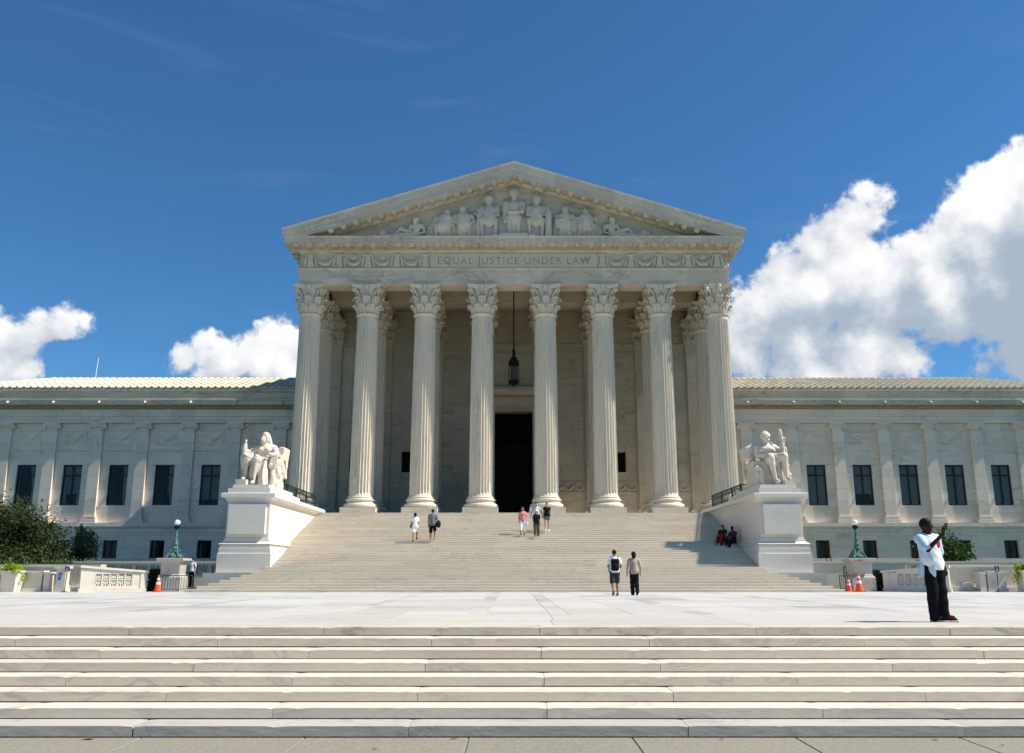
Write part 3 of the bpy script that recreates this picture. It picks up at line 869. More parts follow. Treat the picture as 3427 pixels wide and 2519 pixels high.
# bronze door leaves deep inside the opening, each with its panels
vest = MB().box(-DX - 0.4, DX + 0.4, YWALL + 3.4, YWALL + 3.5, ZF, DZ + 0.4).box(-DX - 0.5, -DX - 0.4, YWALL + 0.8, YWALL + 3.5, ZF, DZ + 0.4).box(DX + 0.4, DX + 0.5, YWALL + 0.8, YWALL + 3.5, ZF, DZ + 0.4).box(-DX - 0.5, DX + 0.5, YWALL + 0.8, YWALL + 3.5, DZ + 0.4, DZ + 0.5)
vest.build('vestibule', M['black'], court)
for s in (-1, 1):
    d = MB().box(min(0.02 * s, s * DX), max(0.02 * s, s * DX), YWALL + 1.6, YWALL + 1.72, ZF, 10.2).build('door_leaf', M['bronze'], court)
    for k in range(4):
        MB().box(s * 0.71 - 0.5, s * 0.71 + 0.5, YWALL + 1.53, YWALL + 1.6, ZF + 0.35 + 1.38 * k, ZF + 1.5 + 1.38 * k).build('panel', M['bronze'], d)
MB().box(-DX, DX, YWALL + 1.58, YWALL + 1.74, 10.2, 10.55).build('transom', M['bronze'], court)
for h in holes[1:]:
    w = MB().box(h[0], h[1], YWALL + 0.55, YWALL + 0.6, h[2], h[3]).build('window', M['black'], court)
    MB().box(h[0], h[0] + 0.07, YWALL + 0.45, YWALL + 0.54, h[2], h[3]).box(h[1] - 0.07, h[1], YWALL + 0.45, YWALL + 0.54, h[2], h[3]).box(h[0] + 0.07, h[1] - 0.07, YWALL + 0.45, YWALL + 0.54, h[3] - 0.07, h[3]).box(h[0] + 0.07, h[1] - 0.07, YWALL + 0.45, YWALL + 0.54, h[2], h[2] + 0.07).build('frame', M['winframe'], w)
# pilasters answering the columns
pm = MB(); 
pm.box(-0.62, 0.62, -0.24, 0.05, 4.88, 17.8)
for k in range(7):
    x = -0.49 + k * 0.1633
    pm.box(x - 0.028, x + 0.028, -0.275, -0.235, 5.4, 17.55)
PILS = pm.mesh('pilaster', M['marble_wall'])
pb = MB().box(-0.82, 0.82, -0.5, 0.05, 4.5, 4.88)
pb.box(-0.78, 0.78, -0.46, 0.05, 4.88, 5.12).box(-0.69, 0.69, -0.36, 0.05, 5.12, 5.2).box(-0.73, 0.73, -0.40, 0.05, 5.2, 5.34)
PILB = pb.mesh('base', M['marble_wall'])
pc = MB().frustum(0, -0.05, 17.8, 19.5, 0.62, 0.22, 0.85, 0.40)
def pleaf(m, x, z0, w, h, out):
    V = []; F = []; n = 7
    for i in range(n):
        t = i / (n - 1); y = -0.30 - out * t ** 2; z = z0 + h * math.sin(min(1, t * 1.2) * math.pi / 2) - (0.22 * max(0, t - 0.8) / 0.2)
        for s, d in ((-1, 0.0), (0, -0.07), (1, 0.0)): V.append((x + s * w * (1 - 0.25 * t), y + d, z))
    for i in range(n - 1):
        for k in range(2): F.append((i * 3 + k, i * 3 + k + 1, i * 3 + 4 + k, i * 3 + 3 + k))
    m.add(V, F)
for x in (-0.5, 0, 0.5): pleaf(pc, x, 17.85, 0.24, 0.55, 0.25)
for x in (-0.28, 0.28): pleaf(pc, x, 18.2, 0.24, 0.75, 0.38)
pleaf(pc, -0.66, 18.2, 0.16, 0.75, 0.38); pleaf(pc, 0.66, 18.2, 0.16, 0.75, 0.38)
for s in (-1, 1): volute(pc, (s * 0.45, -0.35, 18.8), (s * 0.85, -0.6, 19.42), (s * 0.8, -0.5, 0), 0.22, 0.06)
pc.box(-0.95, 0.95, -0.72, 0.05, 19.5, 19.75)
PILC = pc.mesh('capital', M['marble_wall'], smooth=True)
for x in CXS:
    p = link('pilaster', PILS, court, (x, YWALL - 0.01, 0))
    for nm, me in (('base', PILB), ('capital', PILC)):
        o = link(nm, me); o.parent = p

# --- entablature ---------------------------------------------------
XE, YE = 14.45, 55.62
ZA = ZCAP
arch = sweep_u([(-1.38, ZA), (0.0, ZA), (0.0, ZA + 0.30), (0.04, ZA + 0.31), (0.04, ZA + 0.66), (0.08, ZA + 0.67), (0.08, ZA + 1.02), (0.15, ZA + 1.06), (0.17, ZA + 1.14), (0.06, ZA + 1.16), (-1.38, ZA + 1.16)], XE, YE, 69.6)
arch.build('architrave', M['marble_up'], court)
ZF0 = ZA + 1.16; ZF1 = ZF0 + 1.06
frz = sweep_u([(-1.3, ZF0), (0.0, ZF0), (0.0, ZF1), (-1.3, ZF1)], XE, YE, 69.6)
frieze = frz.build('frieze', M['marble_up'], court)
ZB = ZF1
corn = sweep_u([(-1.3, ZB), (0.03, ZB), (0.06, ZB + 0.05), (0.16, ZB + 0.13), (0.18, ZB + 0.18), (0.18, ZB + 0.46), (0.26, ZB + 0.5), (0.88, ZB + 0.51), (0.90, ZB + 0.46), (0.93, ZB + 0.46), (0.93, ZB + 0.80), (0.98, ZB + 0.83), (1.0, ZB + 0.90), (0.0, ZB + 0.93), (-1.3, ZB + 0.93)], XE, YE, 69.6)
cornice = corn.build('cornice', M['marble_up'], court)
ZC = ZB + 0.93                                      # top of the level cornice
mod = MB(); mod.frustum(0, 0, 0, 0.30, 0.14, 0.27, 0.20, 0.29).box(-0.23, 0.23, -0.32, 0.32, 0.30, 0.335)
MOD = mod.mesh('modillion', M['marble_up'])
ZM = ZB + 0.17
nmod = 35
for k in range(nmod):
    link('modillion', MOD, cornice, (-14.62 + k * 29.24 / (nmod - 1), YE - 0.52, ZM))
for s in (-1, 1):
    for k in range(12):
        o = link('modillion', MOD, cornice, (s * (XE + 0.52), YE + 0.55 + k * 0.86, ZM)); o.rotation_euler = (0, 0, math.pi / 2)
# pediment
APZ, SL = 28.30, 0.3145
def zt(x): return APZ - SL * abs(x)
def rake(prof, name, mat, parent):
    m = MB(); V = []; F = []; n = len(prof)
    ends = [min(15.56, (APZ + dz - (ZC + 0.004)) / SL) for o, dz in prof]
    for s in (-1, 0, 1):
        for (o, dz), xe in zip(prof, ends):
            V.append((s * xe, YE - o, zt(s * xe) + dz))
    for j in range(2):
        for i in range(n):
            k = (i + 1) % n; F.append((j * n + i, j * n + k, (j + 1) * n + k, (j + 1) * n + i))
    F.append(tuple(range(n))); F.append(tuple(2 * n + i for i in range(n)))
    m.add(V, F); return m.build(name, mat, parent)
ped = MB().prism_y([(-15.2, ZC), (15.2, ZC), (0, APZ - 0.45)], YE + 0.25, YE + 0.9).build('pediment', M['marble_up'], court)
rake([(1.02, 0.0), (1.02, -0.10), (0.99, -0.13), (0.93, -0.52), (0.90, -0.535), (0.90, -0.98), (0.86, -0.98), (0.86, -0.93), (0.20, -0.95), (0.20, -1.06), (0.12, -1.12), (0.02, -1.20), (0.0, -1.21), (-0.4, -1.21), (-0.4, 0.0)], 'raking_cornice', M['marble_up'], ped)
for k in range(1, 18):
    for s in (-1, 1):
        x = s * 0.845 * k - s * 0.40
        if zt(x) - 1.30 < ZC + 0.1: continue
        o = link('modillion', MOD, ped, (x, YE - 0.55, zt(x) - 1.262)); o.rotation_euler = (0, s * math.atan(SL), 0)
MB().box(-10.15, 10.15, YE - 0.42, YE + 0.26, ZC + 0.002, ZC + 0.20).box(-0.95, 0.95, YE - 0.40, YE + 0.2, ZC + 0.2, ZC + 0.42).box(-1.45, -1.1, YE - 0.4, YE + 0.2, ZC + 0.2, ZC + 0.33).box(1.1, 1.45, YE - 0.4, YE + 0.2, ZC + 0.2, ZC + 0.33).build('sculpture_ledge', M['marble_sculpt'], ped)
# the main roof runs back from the pediment
MB().prism_y([(-15.3, ZC + 0.1), (15.3, ZC + 0.1), (15.3, ZC + 0.35), (0, APZ - 0.25), (-15.3, ZC + 0.35)], YE + 0.91, 95).build('main_roof', M['tile'], court)
MB().box(-14.4, 14.4, 69.6, 95, 0, ZC + 0.1).build('main_block', M['wing'], court)
MB().box(-14.4, 14.4, YE + 1.3, 69.6, ZC - 0.9, ZC + 0.1).build('attic_fill', M['marble'], court)
# ceiling with its cross beams
MB().box(-14.4, 14.4, YE + 1.3, YWALL + 0.06, 20.62, 20.8).build('ceiling', M['marble_wall'], court)
def beam(x0, x1, y0, y1):
    return MB().box(x0, x1, y0, y1, ZA, 20.62).box(x0 - 0.05, x1 + 0.05, y0 - 0.05, y1 + 0.05, ZA + 0.3, 20.62).box(x0 - 0.10, x1 + 0.10, y0 - 0.10, y1 + 0.10, ZA + 0.6, 20.62)
beam(-13.0, 13.0, YC2 - 0.62, YC2 + 0.62).build('ceiling_beam', M['marble_wall'], court)
for x in CXS[1:-1]: beam(x - 0.55, x + 0.55, YE + 1.45, YC2 - 0.78).build('ceiling_beam', M['marble_wall'], court)
for x in CXS[1:-1]: beam(x - 0.55, x + 0.55, YC2 + 0.78, YWALL - 0.1).build('ceiling_beam', M['marble_wall'], court)
# side returns of the podium behind the stair cheeks
for s in (-1, 1):
    MB().box(min(s * 12.5, s * 14.99), max(s * 12.5, s * 14.99), 54.6, 56.0, 0, 3.6).build('podium_corner', M['marble'], court)
# ------------------------------------------------------------------ the two wings of the courthouse
YW = 70.0
WX = [24.43 + 3.72 * k for k in range(-2, 7)]        # window axes, mirrored left and right
PX = [18.90 + 3.72 * k for k in range(0, 8)]
XW0, XW1 = 14.4, 47.5
CURT = random.Random(3)
def swag(m, c, y, z, w, drop, r):
    pts = [(c - w + 2 * w * t, y, z - drop * math.sin(math.pi * t)) for t in [k / 8 for k in range(9)]]
    m.tube(pts, [r * (0.45 + 0.75 * math.sin(math.pi * k / 8)) for k in range(9)], 6)
# ionic pilaster shared by all bays
ip = MB().box(-0.45, 0.45, -0.24, 0.05, 4.98, 12.30); IPS = ip.mesh('pilaster', M['wing'])
ib = MB().box(-0.64, 0.64, -0.42, 0.05, 4.72, 4.93).box(-0.60, 0.60, -0.38, 0.05, 4.93, 5.06).box(-0.52, 0.52, -0.31, 0.05, 5.06, 5.11).box(-0.56, 0.56, -0.35, 0.05, 5.11, 5.22)
IPB = ib.mesh('base', M['wing'])
ic = MB().box(-0.50, 0.50, -0.30, 0.05, 12.30, 12.38).box(-0.60, 0.60, -0.36, 0.05, 12.38, 12.62).box(-0.66, 0.66, -0.42, 0.05, 12.62, 12.74)
for s in (-1, 1):
    for r, d in ((0.20, -0.42), (0.12, -0.46), (0.055, -0.50)):
        V = []; F = []
        for yy in (0.0, d):
            V += [(s * 0.58 + r * math.cos(a), yy, 12.42 + r * math.sin(a)) for a in [2 * math.pi * k / 14 for k in range(14)]]
        F = [tuple(range(14)), tuple(range(27, 13, -1))] + [(k, (k + 1) % 14, 14 + (k + 1) % 14, 14 + k) for k in range(14)]
        ic.add(V, F)
swag(ic, 0, -0.38, 12.50, 0.36, 0.10, 0.035)
IPC = ic.mesh('capital', M['wing'])
# carved panel with a garland
pn = MB().box(-0.78, 0.78, -0.02, 0.04, 11.08, 12.04)
for x0, x1, z0, z1 in ((-0.86, -0.78, 11.0, 12.12), (0.78, 0.86, 11.0, 12.12), (-0.78, 0.78, 11.0, 11.08), (-0.78, 0.78, 12.04, 12.12)): pn.box(x0, x1, -0.07, 0.04, z0, z1)
swag(pn, 0, -0.05, 11.86, 0.6, 0.46, 0.10)
pn.lathe([(0.14, -0.05), (0.10, -0.09), (0.0, -0.10)], 10, (0, 0, 0), cap=False) if False else None
for s in (-1, 1): pn.tube([(s * 0.6, -0.04, 11.9), (s * 0.64, -0.05, 11.6), (s * 0.62, -0.04, 11.3)], [0.06, 0.05, 0.02], 6)
PANEL = pn.mesh('relief_panel', M['wing'])
lh = Solid().ell((0, -0.14, 0), (0.10, 0.12, 0.12), k=0.05).ell((0, -0.23, -0.05), (0.06, 0.07, 0.06)).ell((-0.08, -0.08, 0.10), (0.045, 0.04, 0.045)).ell((0.08, -0.08, 0.10), (0.045, 0.04, 0.045))
LION = lh.mesh('lion_head', M['marble'], 0.03)

def wing(sg):
    a, b = (XW0, XW1) if sg > 0 else (-XW1, -XW0)
    X = lambda x: sg * x
    holes = []
    for x in WX:
        if x < XW0 + 1.5: continue
        c = X(x); holes.append((c - 0.775, c + 0.775, 6.11, 9.37)); holes.append((c - 0.57, c + 0.57, 1.95, 3.36))
    w = MB(); wall_with_holes(w, a, b, 4.4, 12.75, YW, YW + 0.6, [h for h in holes if h[2] > 4])
    wall_with_holes(w, a, b, -0.2, 4.4, YW - 0.22, YW + 0.6, [h for h in holes if h[2] < 4])
    wo_ = w.build('wing_wall', M['wing'], court)
    MB().box(a, b, YW + 2.6, YW + 2.7, 0, 14).build('inner_wall', M['black'], court)
    MB().box(min(X(XW1), X(XW1 - 0.6)), max(X(XW1), X(XW1 - 0.6)), YW + 0.6, YW + 18, 0, 14.0).build('wing_end_wall', M['wing'], court)
    P = lambda prof, nm, mt=None: MB().prism_x([(YW - o, z) for o, z in prof] + [(YW + 0.3, prof[-1][1]), (YW + 0.3, prof[0][1])], a, b).build(nm, mt or M['wing'], court)
    # plinth course under the pilasters, string courses
    P([(0.22, 3.92), (0.27, 3.96), (0.27, 4.30), (0.40, 4.33), (0.40, 4.40), (0.22, 4.42)], 'string_course')
    P([(0.0, 4.42), (0.46, 4.42), (0.46, 4.72), (0.0, 4.72)], 'pilaster_plinth')
    P([(0.0, 10.46), (0.10, 10.50), (0.10, 10.62), (0.04, 10.66), (0.0, 10.66)], 'string_course')
    # entablature: architrave, frieze, stained dentils, corona, gutter
    P([(0.0, 12.76), (0.27, 12.76), (0.27, 12.98), (0.30, 12.99), (0.30, 13.26), (0.36, 13.30), (0.36, 13.36), (0.28, 13.38), (0.28, 13.84), (0.36, 13.87), (0.0, 13.88)], 'architrave')
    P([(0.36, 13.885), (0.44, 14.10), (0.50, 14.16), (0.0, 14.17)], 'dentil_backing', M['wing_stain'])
    dm = MB(); n = int((XW1 - XW0) / 0.20)
    for k in range(n):
        x = X(XW0 + 0.1 + k * 0.20); dm.box(x - 0.055, x + 0.055, YW - 0.53, YW - 0.40, 13.92, 14.09)
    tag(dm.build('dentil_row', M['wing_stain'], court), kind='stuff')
    P([(0.36, 14.175), (0.66, 14.18), (0.66, 14.52), (0.70, 14.54), (0.0, 14.56)], 'corona', M['marble_up'])
    P([(0.44, 14.56), (0.44, 14.74), (0.48, 14.77), (0.48, 14.80), (0.40, 14.82), (0.40, 15.22), (0.48, 15.26), (0.48, 15.32), (0.58, 15.36), (0.58, 15.52), (0.0, 15.54)], 'gutter', M['marble_up'])
    for x in PX:
        if x < XW0 + 0.3: continue
        p = link('pilaster', IPS, court, (X(x), YW, 0))
        for nm, me in (('base', IPB), ('capital', IPC)):
            o = link(nm, me); o.parent = p
        link('lion_head', LION, court, (X(x) + 0.1, YW - 0.63, 14.36))
    for x in WX:
        if x < XW0 + 1.5: continue
        link('relief_panel', PANEL, court, (X(x), YW, 0))
    # ashlar joints cut as thin dark-free grooves: shallow block faces proud of the wall
    for za, zb in ((4.74, 6.05), (9.42, 10.44)):
        for p0, p1 in zip(PX[:-1], PX[1:]):
            q0, q1 = sorted((X(p0), X(p1)))
            MB().box(q0 + 0.47, q1 - 0.47, YW - 0.022, YW + 0.01, za, zb).build('wall_block', M['wing'], wo_)
    for za, zb in ((0.0, 0.9), (0.9, 1.93), (3.38, 3.90)):
        x = XW0
        while x < XW1 - 0.1:
            x2 = min(x + 1.86, XW1); q0, q1 = sorted((X(x), X(x2)))
            MB().box(q0 + 0.005, q1 - 0.005, YW - 0.242, YW - 0.21, za + 0.005, zb - 0.005).build('wall_block', M['wing'], wo_); x = x2
    # windows
    for c0, c1, z0, z1 in holes:
        tall = z0 > 4; yy = YW + (0.16 if tall else 0.02)
        cx = (c0 + c1) / 2
        f = MB().box(c0, c0 + 0.09, yy, yy + 0.12, z0, z1).box(c1 - 0.09, c1, yy, yy + 0.12, z0, z1).box(c0 + 0.09, c1 - 0.09, yy, yy + 0.12, z1 - 0.10, z1).box(c0 + 0.09, c1 - 0.09, yy, yy + 0.12, z0, z0 + 0.09)
        f.box(cx - 0.055, cx + 0.055, yy + 0.01, yy + 0.11, z0 + 0.09, z1 - 0.10)
        zs = [z0 + 0.09, z1 - 0.10]
        if tall:
            tz = z0 + 2.42; f.box(c0 + 0.09, cx - 0.055, yy + 0.01, yy + 0.11, tz - 0.06, tz + 0.06).box(cx + 0.055, c1 - 0.09, yy + 0.01, yy + 0.11, tz - 0.06, tz + 0.06)
            zs = [z0 + 0.09, tz - 0.06, tz + 0.06, z1 - 0.10]
        wn = f.build('window', M['winframe'], court)
        for xa, xb in ((c0 + 0.09, cx - 0.055), (cx + 0.055, c1 - 0.09)):
            for k in range(0, len(zs), 2):
                MB().box(xa, xb, yy + 0.05, yy + 0.062, zs[k], zs[k + 1]).build('pane', M['glass'], wn)
        MB().box(c0 - 0.02, c1 + 0.02, yy - (0.14 if tall else 0.24), yy, z0 - 0.012, z0 + 0.02).build('sill', M['wing'], wn)
        # curtains or a blind behind the glass
        style = CURT.random()
        yc = yy + 0.20
        if tall:
            if style < 0.62:
                low = z0 + CURT.choice([0.1, 0.5, 0.95, 1.4, 2.0, 2.42])
                MB().box(c0 + 0.05, c1 - 0.05, yc, yc + 0.02, low, z1).build('blind', M['curtain'], wn)
            if style > 0.42:
                for s in CURT.choice([(-1, 1), (-1, 1), (-1,), (1,)]):
                    xe = c0 if s < 0 else c1
                    pts = [(xe, z0 + 0.1), (xe - s * CURT.uniform(0.15, 0.4), z0 + 0.1), (xe - s * CURT.uniform(0.25, 0.45), z0 + 1.3), (xe - s * CURT.uniform(0.45, 0.72), z1 - 0.1), (xe, z1 - 0.1)]
                    MB().prism_y(pts, yc - 0.08, yc - 0.05).build('curtain', M['curtain'], wn)
        elif style < 0.5:
            MB().box(c0 + 0.1, c0 + 0.3, yc, yc + 0.03, z0, z1).build('curtain', M['curtain'], wn)
    # roof
    RX = 40.7; Yr, Zr, Ye, Ze = YW + 5.2, 17.62, YW - 0.52, 15.56
    Xe = XW1 + 0.7
    rf = MB(); V = [(X(XW0), Ye, Ze - 0.06), (X(Xe), Ye, Ze - 0.06), (X(RX), Yr, Zr - 0.06), (X(XW0), Yr, Zr - 0.06), (X(XW0), Yr + 5.9, Ze - 0.06), (X(Xe), Yr + 5.9, Ze - 0.06)]
    rf.add(V, [(0, 1, 2, 3), (1, 5, 2), (3, 2, 5, 4)])
    roof = rf.build('wing_roof', M['tile'], court)
    slope = math.atan2(Zr - Ze, Yr - Ye); L = math.hypot(Zr - Ze, Yr - Ye); NRW = 7; tl = L / NRW; tw = 0.58
    def tile_geo(m, c, y, z):
        # a flat pan with a raised angular cover along one edge, lower end thicker
        for t0, t1, dz in ((0, tl * 1.04, 0.0),):
            for (xa, xb, h) in ((-tw / 2, tw / 2 - 0.16, 0.045),):
                V = [(c + xa, 0, 0), (c + xb, 0, 0), (c + xb, 0, h + 0.05), (c + xa, 0, h + 0.05), (c + xa, tl * 1.04, -0.02), (c + xb, tl * 1.04, -0.02), (c + xb, tl * 1.04, h), (c + xa, tl * 1.04, h)]
                m.add([rotp(v, y, z) for v in V], [(0, 1, 2, 3), (3, 2, 6, 7), (0, 3, 7, 4), (1, 5, 6, 2), (4, 7, 6, 5)])
            xa, xb = tw / 2 - 0.20, tw / 2 + 0.04; xm = (xa + xb) / 2
            V = []
            for yy, e in ((-0.03, 0.07), (tl * 1.02, 0.02)):
                V += [(c + xa, yy, 0), (c + xa, yy, 0.07 + e), (c + xm, yy, 0.15 + e), (c + xb, yy, 0.07 + e), (c + xb, yy, 0)]
            m.add([rotp(v, y, z) for v in V], [(0, 1, 2, 3, 4), (0, 5, 6, 1), (1, 6, 7, 2), (2, 7, 8, 3), (3, 8, 9, 4)])
    cs_, sn_ = math.cos(slope), math.sin(slope)
    def rotp(v, y, z): return (v[0], y + v[1] * cs_ - v[2] * sn_, z + v[1] * sn_ + v[2] * cs_)
    tm = MB(); tile_geo(tm, 0, 0, 0); TILE = tm.mesh('roof_tile', M['tile'])
    spots = []
    for r in range(NRW):
        y = Ye + r * tl * cs_; z = Ze + r * tl * sn_
        xmax = Xe + (RX - Xe) * ((r + 0.5) / NRW)
        k = 0
        while XW0 + 0.3 + k * tw < xmax - 0.3:
            spots.append((X(XW0 + 0.3 + k * tw), y, z)); k += 1
    vis = [s for s in spots if abs(s[0]) < 44]; vis.sort(key=lambda s: (abs(abs(s[0]) - 17), s[2]))
    first = vis[:150]; fs = set(first)
    for s in first: link('roof_tile', TILE, roof, s)
    mm = MB()
    for s in spots:
        if s not in fs: tile_geo(mm, s[0], s[1], s[2])
    for (x, y, z) in []: pass
    # the hip face, seen edge-on
    for r in range(NRW):
        pass
    tag(mm.build('roof_tiling', M['tile'], roof), kind='stuff')
    hp = MB(); hp.tube([(X(Xe), Ye, Ze + 0.02), (X(RX), Yr, Zr + 0.05)], 0.11, 6).tube([(X(RX), Yr, Zr + 0.05), (X(XW0), Yr, Zr + 0.05)], 0.10, 6)
    hp.build('ridge_cap', M['tile'], roof)
wing(-1); wing(1)
fp = thing('lightning_rod', (-37.2, 75.4, 17.6), 'thin white pole standing on the left wing roof', 'pole')
MB().tube([(0, 0, -0.3), (0.03, 0, 1.0), (0.10, 0, 2.1)], [0.035, 0.03, 0.02], 8).build('pole', M['white'], fp)
MB().lathe([(0.10, -0.3), (0.12, -0.1), (0.06, 0.05)], 10).build('base_flange', M['white'], fp)
# ------------------------------------------------------------------ pediment sculpture, frieze carving, inscription
YT = YE + 0.24                                       # tympanum face
ZL = ZC + 0.20                                       # top of the sculpture ledge
def folds(amp, freq, phase=0.0, tilt=0.3, zmax=None):
    def f(X, Y, Z):
        w = 1.7 * amp * (np.abs(np.sin(0.5 * freq * (X + tilt * Z) + phase + 1.5 * np.sin(2.3 * Z))) - 0.4)
        if zmax is not None: w = w * np.clip((zmax - Z) / 0.3, 0, 1)
        return w
    return f
def head(S, x, y, z, r, look=0.0, beard=False, hair=0.0):
    S.ell((x, y, z), (r * 0.80, r * 0.92, r * 1.12), k=0.03)
    dx, dy = math.sin(look), -math.cos(look)
    S.ell((x + dx * r * 0.90, y + dy * r * 0.90, z - r * 0.12), (r * 0.15, r * 0.2, r * 0.24), k=0.03)
    S.ell((x + dx * r * 0.55, y + dy * r * 0.55, z - r * 0.75), (r * 0.42, r * 0.42, r * 0.36), k=0.05)
    S.cut_ell((x + dx * r * 0.95 - dy * r * 0.36, y + dy * r * 0.95 + dx * r * 0.36, z + r * 0.08), (r * 0.2, r * 0.2, r * 0.14), k=0.04)
    S.cut_ell((x + dx * r * 0.95 + dy * r * 0.36, y + dy * r * 0.95 - dx * r * 0.36, z + r * 0.08), (r * 0.2, r * 0.2, r * 0.14), k=0.04)
    if beard: S.ell((x + dx * r * 0.5, y + dy * r * 0.5, z - r * 1.15), (r * 0.5, r * 0.5, r * 0.55), k=0.06)
    S.ell((x - dx * r * 0.18, y - dy * r * 0.18, z + r * 0.25), (r * (0.93 + hair), r * (0.95 + hair), r * 1.0), k=0.02)
def seated(x, zh, w, look=0.0, lean=0.0, knees=(-0.5, 0.5), hands=((-0.3, 0.9), (0.3, 0.9)), crown=False, robe=True, helm=False):
    zh = ZL + (zh - ZL) * 1.07; w = w * 1.22; H = zh - ZL; u = H / 3.2; y0 = YT - 0.16
    S = Solid(); r = 0.27 * u + 0.05
    hz_ = ZL + H - r * 1.1
    sh = ZL + H * 0.73; hp = ZL + H * 0.36
    xs_ = x + lean
    head(S, xs_ + lean * 0.4 + 0.10 * math.sin(look), y0 - 0.15, hz_, r, look, hair=0.08 if not helm else 0.2)
    S.cap((xs_, y0 - 0.05, sh), (xs_ + lean * 0.4, y0 - 0.1, hz_ - r * 0.5), 0.11 * u + 0.03, k=0.08)
    S.ell((xs_, y0, sh - 0.16 * u), (w * 0.5, 0.24, 0.34 * u), k=0.1)
    S.cap((xs_, y0, sh - 0.3 * u), (x, y0 + 0.02, hp + 0.1), w * 0.36, w * 0.40, k=0.1)
    for s, kx, (hx, hzf) in ((-1, knees[0], hands[0]), (1, knees[1], hands[1])):
        shp = (xs_ + s * w * 0.48, y0, sh - 0.05)
        hand = (x + hx, y0 - 0.37, ZL + H * hzf)
        el = (x + s * (w * 0.50), y0 - 0.10, (shp[2] + hand[2]) / 2 - 0.18 * u)
        S.cap(shp, el, 0.15 * u + 0.02, 0.12 * u + 0.02, k=0.14).cap(el, hand, 0.11 * u + 0.02, 0.08 * u + 0.015, k=0.10).ell(hand, (0.10 * u, 0.10 * u, 0.10 * u), k=0.05)
        kn = (x + kx, y0 - 0.24, hp + 0.14 * u)
        S.cap((x + s * 0.16 * u, y0, hp), kn, 0.22 * u, 0.18 * u, k=0.08)
        S.cap(kn, (x + kx * 0.9, y0 - 0.20, ZL + 0.12), 0.165 * u, 0.10 * u, k=0.06)
        S.ell((x + kx * 0.9, y0 - 0.26, ZL + 0.06), (0.10, 0.16, 0.08), k=0.05)
    if robe:
        S.ell((x, y0 + 0.02, (hp + ZL) / 2 + 0.05), (w * 0.42, 0.22, (hp - ZL) * 0.60), k=0.08)
        for j in range(4):
            fx = x - w * 0.36 + w * 0.24 * j
            S.cap((x + (fx - x) * 0.5, y0 - 0.16, hp + 0.10), (fx, y0 - 0.18, ZL + 0.08), 0.055, 0.075, k=0.03)
    S.cap((xs_ - w * 0.36, y0 - 0.10, sh - 0.02), (x + w * 0.30, y0 - 0.17, hp + 0.16 * u), 0.05, 0.07, k=0.03)
    S.cap((xs_ - w * 0.20, y0 - 0.13, sh - 0.05), (x + w * 0.36, y0 - 0.15, hp + 0.28 * u), 0.04, 0.05, k=0.03)
    S.box((x, y0 + 0.18, ZL + H * 0.22), (w * 0.72, 0.2, H * 0.22), 0.04, k=0.06).box((x, y0 + 0.24, ZL + H * 0.45), (w * 0.60, 0.16, H * 0.16), 0.05, k=0.1)
    if crown:
        for k in range(7):
            a = math.pi * (0.08 + 0.84 * k / 6); S.cap((xs_ + math.cos(a) * r * 0.75, y0 - 0.12, hz_ + math.sin(a) * r * 0.9), (xs_ + math.cos(a) * r * 1.3, y0 - 0.12, hz_ + math.sin(a) * r * 1.6), 0.045, 0.03, k=0.02)
    if helm: S.cap((xs_, y0 + 0.05, hz_ + r * 0.8), (xs_, y0 - 0.15, hz_ + r * 1.25), 0.06, 0.05, k=0.05)
    return S
def reclining(x, s, zh):
    """half-lying figure, legs stretched towards the corner (s = -1 left, +1 right)"""
    y0 = YT - 0.26; zh += 0.10; S = Solid()
    head(S, x, y0 - 0.1, zh - 0.24, 0.24, s * 0.5, hair=0.06)
    S.cap((x - s * 0.1, y0, zh - 0.5), (x, y0 - 0.05, zh - 0.35), 0.1, k=0.06)
    S.cap((x - s * 0.12, y0, zh - 0.68), (x - s * 0.05, y0, ZL + 0.26), 0.27, 0.25, k=0.1)
    S.ell((x - s * 0.1, y0, zh - 0.64), (0.44, 0.2, 0.22), k=0.1)
    for d in (-1, 1):
        e = (x - s * 0.1 + d * 0.52, y0 - 0.05, ZL + 0.42)
        S.cap((x - s * 0.1 + d * 0.40, y0, zh - 0.6), e, 0.12, 0.09, k=0.05).cap(e, (x + d * 0.28 + s * 0.1, y0 - 0.28, ZL + 0.14), 0.09, 0.07, k=0.05)
    kn = (x + s * 1.0, y0 - 0.1, ZL + 0.60)
    S.cap((x, y0, ZL + 0.24), kn, 0.2, 0.15, k=0.08).cap(kn, (x + s * 1.55, y0 - 0.05, ZL + 0.12), 0.14, 0.08, k=0.06)
    S.cap((x, y0 - 0.1, ZL + 0.18), (x + s * 1.1, y0 - 0.2, ZL + 0.16), 0.18, 0.14, k=0.08).cap((x + s * 1.1, y0 - 0.2, ZL + 0.16), (x + s * 2.0, y0 - 0.15, ZL + 0.10), 0.13, 0.07, k=0.05)
    S.ell((x + s * 0.4, y0, ZL + 0.14), (0.6, 0.25, 0.15), k=0.1)
    return S
def fig(S, nm, fold=None, h=0.045): return S.build(nm, M['marble_sculpt'], ped, h, fold=fold)
fig(seated(0.0, 26.42, 1.02, crown=True, knees=(-0.34, 0.34), hands=((-0.62, 0.30), (0.50, 0.56))).box((0.15, YT - 0.62, ZL + 1.75), (0.55, 0.08, 0.10), 0.03), 'seated_figure', folds(0.014, 20, zmax=ZL + 2.2))
fig(seated(-1.72, 25.98, 1.0, look=-0.3, knees=(-0.50, 0.50), hands=((-0.1, 0.42), (0.3, 0.48)), robe=False, helm=True), 'guardian_figure', folds(0.008, 17))
